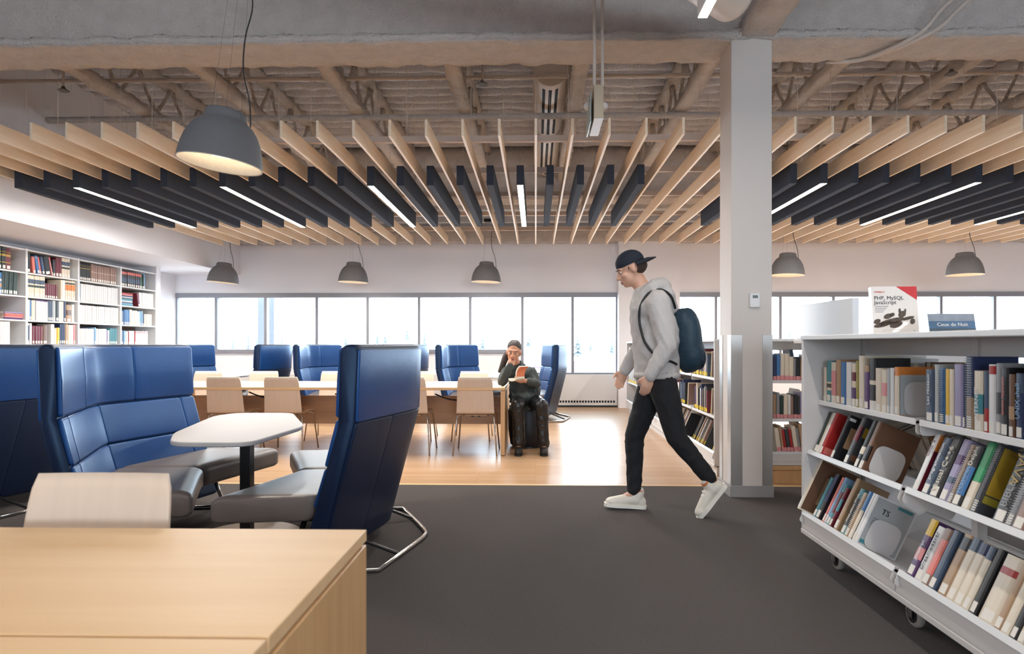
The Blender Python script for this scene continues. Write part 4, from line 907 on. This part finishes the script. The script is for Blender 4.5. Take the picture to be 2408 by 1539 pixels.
# ---------- walking man (faces -X); local origin at his base
MX, MY = .90, 4.49
sk1 = mat('skin_light', (214, 164, 138), .5, var=.05, vscale=20)
def man():
    hc = Vector((-.225, 0, 1.722)); Rm = Matrix.Rotation(R(-90), 3, 'Z') @ Matrix.Rotation(R(24), 3, 'X')
    b = MB(); head_prims(b, hc, Rm)
    b.limb([(-.175, 0, 1.65), (-.12, 0, 1.53)], [.056, .066])
    b.limb([(-.10, 0, 1.46), (-.07, 0, 1.25), (-.045, 0, 1.05), (-.04, 0, .96)], [.115, .12, .105, .115])
    RL = [(-.05, .085, .95), (-.185, .10, .53), (-.185, .105, .12)]; LL = [(-.02, -.085, .95), (.075, -.10, .545), (.315, -.11, .245)]
    for q in (RL, LL): b.limb(q, [.075, .048, .035])
    b.limb([(-.18, .105, .11), (-.33, .11, .045)], [.035, .025]); b.limb([(.315, -.11, .245), (.25, -.11, .09)], [.035, .025])
    LA = [(-.075, -.18, 1.485), (-.02, -.235, 1.18), (-.13, -.225, .985)]; RA = [(-.115, .18, 1.485), (-.11, .235, 1.18), (-.24, .2, 1.0)]
    for q in (LA, RA): b.limb(q, [.048, .036, .026])
    hand(b, LA[2], (-.3, .03, -.95), (-.9, 0, .2), (.1, 1, 0), .55); hand(b, RA[2], (-.4, -.03, -.9), (-.9, 0, .2), (.1, -1, 0), .55)
    p = fuse(b, 'person', sk1, voxel=.0075, it=4); p.location = (MX, MY, 0)
    tag(p, 'walking man in grey hoodie, backward cap and dark trousers, striding across the carpet', 'person')
    face_parts(p, hc, Rm)
    hd = mat('grey_hoodie', (196, 190, 186), .9, bump=.25, bscale=90, var=.05, vscale=9); hm = MB()
    hm.limb([(-.12, 0, 1.535), (-.09, 0, 1.44), (-.06, 0, 1.25), (-.045, 0, 1.08), (-.045, 0, .99)], [.10, .15, .165, .16, .158], 16)
    hm.ell((-.05, 0, 1.22), (.165, .205, .27), None, 20); hm.ell((-.085, 0, 1.44), (.13, .215, .13), None, 18)
    for q in (LA, RA): hm.limb(q, [.082, .066, .046], 14); hm.ell(Vector(q[2])+(Vector(q[1])-Vector(q[2]))*.14, (.05, .05, .05))
    hm.limb([(-.14, -.085, 1.535), (-.09, -.105, 1.595), (-.02, -.06, 1.60), (.0, 0, 1.595), (-.02, .06, 1.60), (-.09, .105, 1.595), (-.14, .085, 1.535)], [.045, .05, .058, .062, .058, .05, .045])
    hm.limb([(.01, -.07, 1.54), (.045, 0, 1.45), (.01, .07, 1.54)], [.055, .06, .055])
    h = fuse(hm, 'hoodie', hd, p, .011, 5, .008, 9)
    cu = MB().tube([(-.045, 0, .955), (-.045, 0, .995)], .162, 28)
    cu.v = [(x if abs(x) < 9 else x, y*1.12, z) for x, y, z in cu.v]; cu.make('hem_band', hd, h, smooth=True)
    MB().limb([(-.215, -.03, 1.50), (-.225, -.035, 1.38)], [.004, .004], 6).limb([(-.21, .03, 1.50), (-.222, .035, 1.40)], [.004, .004], 6).make('drawstring', M_white, h)
    tm = mat('black_trousers', (26, 26, 30), .85, bump=.15, bscale=70); t = MB()
    t.ell((-.04, 0, .935), (.135, .165, .11), None, 18)
    t.limb([(-.05, .085, .92), RL[1], (-.186, .105, .14)], [.105, .072, .052], 14); t.limb([(-.02, -.085, .92), LL[1], (.30, -.108, .265)], [.105, .072, .052], 14)
    fuse(t, 'trousers', tm, p, .011, 5, .005, 12)
    sm = mat('cream_sneaker', (226, 218, 204), .6); so = mat('sneaker_sole', (238, 232, 220), .5)
    def shoe(T):
        u = MB(); u.limb([(0, .02, .115), (0, .0, .06)], [.046, .05]); u.ell((0, .035, .045), (.042, .05, .045)); u.limb([(0, -.03, .06), (0, -.11, .042), (0, -.165, .034)], [.044, .042, .036]); u.ell((0, -.17, .034), (.045, .045, .032))
        u.v = [tuple(T @ Vector(v)) for v in u.v]; s_ = fuse(u, 'shoe', sm, p, .008, 4)
        poly = rpoly([(-.042, .085), (.042, .085), (.040, -.05), (.050, -.14), (.03, -.222), (-.03, -.222), (-.048, -.14), (-.038, -.05)], .04, 5)
        MB().prism(poly, 0, .026, T).make('sole', so, s_, smooth=False)
        for k in range(4): MB().tube([T @ Vector((-.026, -.05-.025*k, .096-.012*k)), T @ Vector((0, -.055-.025*k, .105-.012*k)), T @ Vector((.026, -.05-.025*k, .096-.012*k))], .004, 6).make('lace', M_white, s_)
        MB().tube([T @ Vector((0, .015, .10)), T @ Vector((0, .018, .135))], .043, 14).make('sock', mat('orange_sock', (196, 116, 70), .8), s_, smooth=True)
    shoe(Matrix.Translation((-.195, .108, .0)) @ Matrix.Rotation(R(-88), 4, 'Z') @ Matrix.Rotation(R(-4), 4, 'X') @ Matrix.Translation((0, .01, .008)))
    shoe(Matrix.Translation((.262, -.11, -.005)) @ Matrix.Rotation(R(-90), 4, 'Z') @ Matrix.Rotation(R(52), 4, 'X') @ Matrix.Translation((0, .19, .02)))
    # cap worn backwards
    cm = mat('navy_cap', (28, 34, 46), .85); c = MB(); F = lambda v: hc + Rm @ Vector(v)
    c.ell(F((0, .012, .052)), (.086, .106, .086), Rm, 22)
    cap = fuse(c, 'cap', cm, p, .008, 3)
    for v in cap.data.vertices:
        q = Rm.transposed() @ (v.co - hc)
        if q.z < .035: v.co = hc + Rm @ Vector((q.x, q.y, .035 + (q.z-.035)*.04))
    bl = MB(); n = 12
    for i in range(n+1):
        a = PI*i/n
        for rr, z in ((.082, .034), (.11, .032), (.165, .012)):
            bl.v.append(F((rr*.82*math.cos(a)*(.95 if rr > .1 else 1), .03 + rr*math.sin(a), z)))
            bl.v.append(F((rr*.82*math.cos(a)*(.95 if rr > .1 else 1), .03 + rr*math.sin(a), z-.006)))
    for i in range(n):
        for j in range(2):
            a = i*6+j*2; bl.f += [(a, a+2, a+8, a+6), (a+1, a+7, a+9, a+3)]
        bl.f += [(i*6+4, i*6+5, i*6+11, i*6+10), (i*6, i*6+6, i*6+7, i*6+1)]
    bl.make('cap_bill', cm, cap, smooth=True)
    hr = MB(); hr.ell(F((0, .045, .0)), (.077, .078, .06), Rm, 18); hr.limb([F((.07, -.022, .02)), F((.069, -.026, -.01))], [.008, .005], 8); hr.limb([F((-.07, -.022, .02)), F((-.069, -.026, -.01))], [.008, .005], 8)
    fuse(hr, 'hair', mat('brown_hair', (62, 44, 36), .75), p, .008, 3)
    bp_ = thing('backpack', 'dark teal backpack on the walking man', 'backpack', (MX, MY, 0))
    q = MB(); q.ell((.17, 0, 1.22), (.10, .15, .235), None, 20); q.ell((.19, 0, 1.13), (.10, .145, .14), None, 18); q.ell((.135, 0, 1.35), (.075, .125, .10), None, 16)
    fuse(q, 'bag', mat('teal_bag', (30, 56, 72), .6, bump=.15, bscale=60), bp_, .012, 5)
    q = MB(); q.ell((.255, 0, 1.10), (.04, .11, .09), None, 16); fuse(q, 'front_pocket', mat('teal_bag_dark', (24, 40, 54), .6), bp_, .01, 4)
    for s in (-1, 1):
        P = [Vector(v) for v in ((.09, s*.09, 1.43), (.03, s*.13, 1.54), (-.05, s*.135, 1.58), (-.14, s*.13, 1.52), (-.20, s*.125, 1.38), (-.205, s*.15, 1.27), (-.14, s*.19, 1.15), (-.02, s*.19, 1.08), (.1, s*.13, 1.06))]; Q = []
        for i in range(len(P)-1): Q += [P[i].lerp(P[i+1], k/4) for k in range(4)]
        Q.append(P[-1])
        for _ in range(4): Q = [Q[0]] + [(Q[i-1]+Q[i]*2+Q[i+1])/4 for i in range(1, len(Q)-1)] + [Q[-1]]
        W = []
        for q in Q:
            ok, loc, nn, _ = h.closest_point_on_mesh(q); W.append(loc + nn*.007)
        for _ in range(2): W = [W[0]] + [(W[i-1]+W[i]*2+W[i+1])/4 for i in range(1, len(W)-1)] + [W[-1]]
        MB().tube(W, .009, 8).make('shoulder_strap', M_black, bp_, smooth=True)
man()
# ---------- seated woman (faces the camera, -Y)
WX, WY = -.08, 7.15
sk2 = mat('skin_warm', (196, 140, 112), .5, var=.05, vscale=20)
def woman():
    hc = Vector((-.165, -.10, 1.105)); Rm = Matrix.Rotation(R(-4), 3, 'Z') @ Matrix.Rotation(R(10), 3, 'X') @ Matrix.Rotation(R(5), 3, 'Y')
    b = MB(); head_prims(b, hc, Rm)
    b.limb([hc+Vector((0, .03, -.06)), (-.125, -.01, .93)], [.048, .055])
    b.limb([(-.115, .01, .89), (-.08, .07, .74), (-.04, .15, .56)], [.075, .08, .11])
    RA = [(-.25, -.02, .885), (-.285, -.18, .785), (-.205, -.205, .935)]; LA = [(.03, 0, .875), (.085, -.09, .755), (-.035, -.275, .795)]
    for q in (RA, LA): b.limb(q, [.045, .034, .024])
    hand(b, RA[2], (.12, .1, 1), (.9, -.2, 0), (0, 1, .2), 1.9, .82); hand(b, LA[2], (-.92, -.1, .22), (.1, .1, 1), (0, -1, .2), .9, .92)
    RL = [(-.10, .12, .53), (-.115, -.31, .505), (-.10, -.27, .10)]; LL = [(.04, .12, .53), (.145, -.31, .505), (.16, -.27, .10)]
    for q in (RL, LL): b.limb(q, [.075, .05, .036])
    for x in (-.105, .17): b.limb([(x, -.27, .09), (x, -.36, .045)], [.036, .028])
    p = fuse(b, 'person', sk2, voxel=.0072, it=3); p.location = (WX, WY, 0)
    tag(p, 'seated woman in a dark green sweatshirt, chin on hand, holding an open book', 'person')
    face_parts(p, hc, Rm)
    F = lambda v: hc + Rm @ Vector(v)
    # hair: cap drawn back plus a pony tail over her right shoulder
    hm = MB(); hm.ell(F((0, .027, .054)), (.081, .1, .086), Rm, 24); hm.ell(F((0, .06, .0)), (.08, .07, .085), Rm, 18)
    hm.limb([F((-.05, .09, -.01)), F((-.095, .075, -.08)), F((-.12, .05, -.17)), F((-.15, .03, -.24))], [.045, .04, .034, .018])
    h = fuse(hm, 'hair', mat('dark_hair', (62, 50, 46), .62, var=.45, vscale=30, stretch=(6, 1, 1)), p, .0058, 4)
    sw = mat('green_sweatshirt', (62, 68, 66), .9, bump=.3, bscale=60, var=.15, vscale=6); s = MB()
    s.limb([(-.12, 0, .915), (-.10, .03, .80), (-.075, .08, .68), (-.05, .13, .56)], [.10, .135, .15, .165], 16)
    s.ell((-.11, 0, .855), (.175, .10, .085), None, 18); s.ell((-.05, .03, .60), (.18, .165, .07), None, 18); s.ell((.05, .03, .66), (.09, .10, .10))
    s.limb(RA[:2] + [(-.225, -.2, .90), (-.203, -.206, .955)], [.066, .056, .046, .038], 14); s.limb(LA[:2] + [(0, -.245, .785)], [.066, .056, .042], 14)
    g = fuse(s, 'sweatshirt', sw, p, .0095, 4, .009, 11)
    pm = mat('faded_brown_print', (112, 88, 72), .9)
    T_ = bpy.context.evaluated_depsgraph_get(); bpy.context.view_layer.update(); pq = MB()
    random.seed(3)
    for k in range(46):                            # worn print: small flakes lying on the cloth
        a, r_ = random.random()*6.28, random.random()**.5
        x, z = -.06+.075*r_*math.cos(a), .735+.10*r_*math.sin(a)
        ok, loc, nn, _ = g.ray_cast(Vector((x, -1, z)), Vector((0, 1, 0)))
        if ok:
            u = nn.orthogonal().normalized(); v = nn.cross(u); w_ = random.uniform(.005, .014); ph = random.random()*3
            pq.add([loc + nn*.0015 + (u*math.cos(ph+t)*w_ + v*math.sin(ph+t)*w_*.35) for t in (0, 1.2, 2.6, 3.9, 5.2)], [(0, 1, 2, 3, 4)])
    pq.make('chest_print', pm, g)['kind'] = 'stuff'
    tm = mat('black_leather_trousers', (30, 29, 31), .32, bump=.3, bscale=22); t = MB()
    t.ell((-.03, .13, .555), (.18, .16, .085), None, 18)
    t.limb([(-.10, .10, .55), (-.115, -.31, .525), (-.105, -.285, .33), (-.10, -.27, .11)], [.095, .074, .066, .068], 14)
    t.limb([(.04, .10, .55), (.145, -.31, .525), (.155, -.285, .33), (.165, -.27, .11)], [.095, .074, .066, .068], 14)
    fuse(t, 'trousers', tm, p, .0095, 4, .006, 11)
    bm_ = mat('dark_boot', (34, 31, 30), .5)
    for x in (-.105, .17):
        u = MB(); u.limb([(x, -.27, .165), (x, -.265, .13), (x, -.26, .05)], [.05, .05, .048]); u.limb([(x, -.29, .05), (x, -.37, .04), (x, -.40, .034)], [.046, .044, .036])
        q = fuse(u, 'boot', bm_, p, .008, 3)
        MB().prism([(x+a, y) for a, y in rpoly([(-.045, -.215), (.045, -.215), (.045, -.40), (.025, -.445), (-.025, -.445), (-.045, -.40)], .03, 4)], 0, .018).make('sole', M_black, q)
    # book she holds: two leaves of pages opened in a V with an orange cover
    bk_ = thing('paperback', 'open orange paperback in the hand of the seated woman', 'book', T=Matrix.Translation((WX-.085, WY-.345, .845)) @ Matrix.Rotation(R(-42), 4, 'Z') @ Matrix.Rotation(R(-14), 4, 'Y'))
    def leaf(a, n_, w_, t_, mname, m):
        q = MB(); k = 8
        for side in (0, 1):
            for i in range(k+1):
                u = i/k; bend = .018*math.sin(PI*u)
                for z in (-.0, .125): q.v.append((u*w_*math.cos(R(a))-(bend+side*t_)*math.sin(R(a)), -u*w_*.25, z*.0+u*w_*math.sin(R(a))+(bend+side*t_)*math.cos(R(a)))) if 0 else q.v.append(((bend+side*t_)*math.sin(R(a))*-1 + u*w_*math.cos(R(a)), z-.06, u*w_*math.sin(R(a)) + (bend+side*t_)*math.cos(R(a))))
        N = 2*(k+1)
        for i in range(k): q.f += [(2*i, 2*i+1, 2*i+3, 2*i+2), (N+2*i, N+2*i+2, N+2*i+3, N+2*i+1), (2*i, 2*i+2, N+2*i+2, N+2*i), (2*i+1, N+2*i+1, N+2*i+3, 2*i+3)]
        q.f += [(0, N, N+1, 1), (2*k, 2*k+1, N+2*k+1, N+2*k)]
        q.make(mname, m, bk_, smooth=False)
    leaf(176, 0, .125, .022, 'left_pages', M_pages); leaf(52, 0, .12, .016, 'right_pages', M_pages)
    leaf(46, 0, .125, .003, 'cover', mat('orange_cover', (226, 134, 96), .5))
woman()
# ------------------------------------------------------------------ outside
gm = mat('snowy_ground', (232, 234, 238), .9, var=.08, vscale=.2)
def ground():
    mb = MB(); n = 40
    for i in range(n+1):
        for j in range(n+1):
            x = -220+440*i/n; y = 12.8+ 390*(j/n)**1.6
            mb.v.append((x, y, -3.2 - .6*min(1, (y-12)/40) + (0 if y < 90 else (y-90)*.028) + nz((x, y, 0), .03, .8)))
    mb.f = [(i*(n+1)+j, (i+1)*(n+1)+j, (i+1)*(n+1)+j+1, i*(n+1)+j+1) for i in range(n) for j in range(n)]
    return mb
tag(ground().make('ground', gm, smooth=True), kind='structure')
def house(x, y, z, w_, d_, h_, hr, wall, roof, label, garage=False):
    t = thing('house', label, 'house', (x, y, z), R(random.uniform(-6, 6)))
    MB().box(-w_/2, w_/2, 0, d_, 0, h_).make('walls', wall, t)
    MB().add([(-w_/2-.4, -.4, h_-.1), (w_/2+.4, -.4, h_-.1), (0, -.4, h_+hr), (-w_/2-.4, d_+.4, h_-.1), (w_/2+.4, d_+.4, h_-.1), (0, d_+.4, h_+hr)], [(0, 1, 2), (3, 5, 4), (0, 2, 5, 3), (1, 4, 5, 2), (0, 3, 4, 1)]).make('roof', roof, t)
    if garage: MB().box(-w_*.3, w_*.3, -.06, 0, 0, h_*.75).make('garage_door', M_white, t)
    else:
        for k in (-1, 1): f = MB().box(k*w_*.25-.6, k*w_*.25+.6, -.05, .02, h_*.4, h_*.8).make('window', M_white, t); MB().box(k*w_*.25-.5, k*w_*.25+.5, -.07, -.04, h_*.45, h_*.75).make('window_pane', BM['slate'], f)
brick = mat('red_siding', (108, 90, 90), .8); grey_ = mat('pale_siding', (98, 100, 105), .8); snow = mat('snow_roof', (238, 240, 244), .9); rf = mat('grey_roof', (86, 86, 92), .8)
house(8.6, 88, -3.9, 7.0, 8, 2.9, 1.9, brick, snow, 'red-sided garage with a white door outside the last pane', True)
house(-4.5, 110, -3.6, 12, 9, 3.2, 2.4, grey_, snow, 'pale house with a snowy roof outside, behind the seated woman')
house(-26, 120, -3.5, 14, 9, 3.2, 2.6, grey_, rf, 'grey-roofed house outside beyond the middle panes')
house(-47, 125, -3.4, 13, 9, 3.4, 2.6, brick, rf, 'reddish house outside beyond the sunlit sofa')
house(46, 110, -3.6, 14, 9, 3.4, 2.6, grey_, snow, 'pale house outside the windows past the trolley')
house(.5, 75, -3.9, 6, 6, 2.6, 1.7, brick, rf, 'small red house outside behind the end sofa')
fm = mat('winter_trees', (94, 102, 106), .95, var=.3, vscale=1.5); bmx = mat('bare_trunk', (80, 80, 82), .9)
def tree(x, y, z, h, label):
    t = thing('conifer', label, 'tree', (x, y, z), random.random()*6)
    MB().tube([(0, 0, 0), (0, 0, h*.9)], [.03*h, .005*h], 6).make('trunk', bmx, t)
    q = MB()
    for k in range(7):
        zc = h*(.12+.12*k); rr = h*.2*(1-k/7.6)
        for a in range(9):
            b = a*.7+k; q.add([(0, 0, zc+h*.12), (rr*math.cos(b-.3), rr*math.sin(b-.3), zc+random.uniform(-.02, .02)*h), (rr*1.15*math.cos(b), rr*1.15*math.sin(b), zc-.05*h), (rr*math.cos(b+.3), rr*math.sin(b+.3), zc)], [(0, 1, 2), (0, 2, 3)])
    q.make('needles', fm, t)['kind'] = 'stuff'
for i in range(34):
    x = -95 + 5.2*i + random.uniform(-1.5, 1.5); y = random.uniform(150, 175)
    tree(x, y, -2.4+(y-150)*.02, random.uniform(5, 8.5), 'distant conifer on the skyline, %s of the outdoor tree row from the bookcase side' % nth(i+1) if i < 31 else 'distant conifer near the far end of the outdoor tree row, %s last' % ['third', 'second', 'very'][i-31])
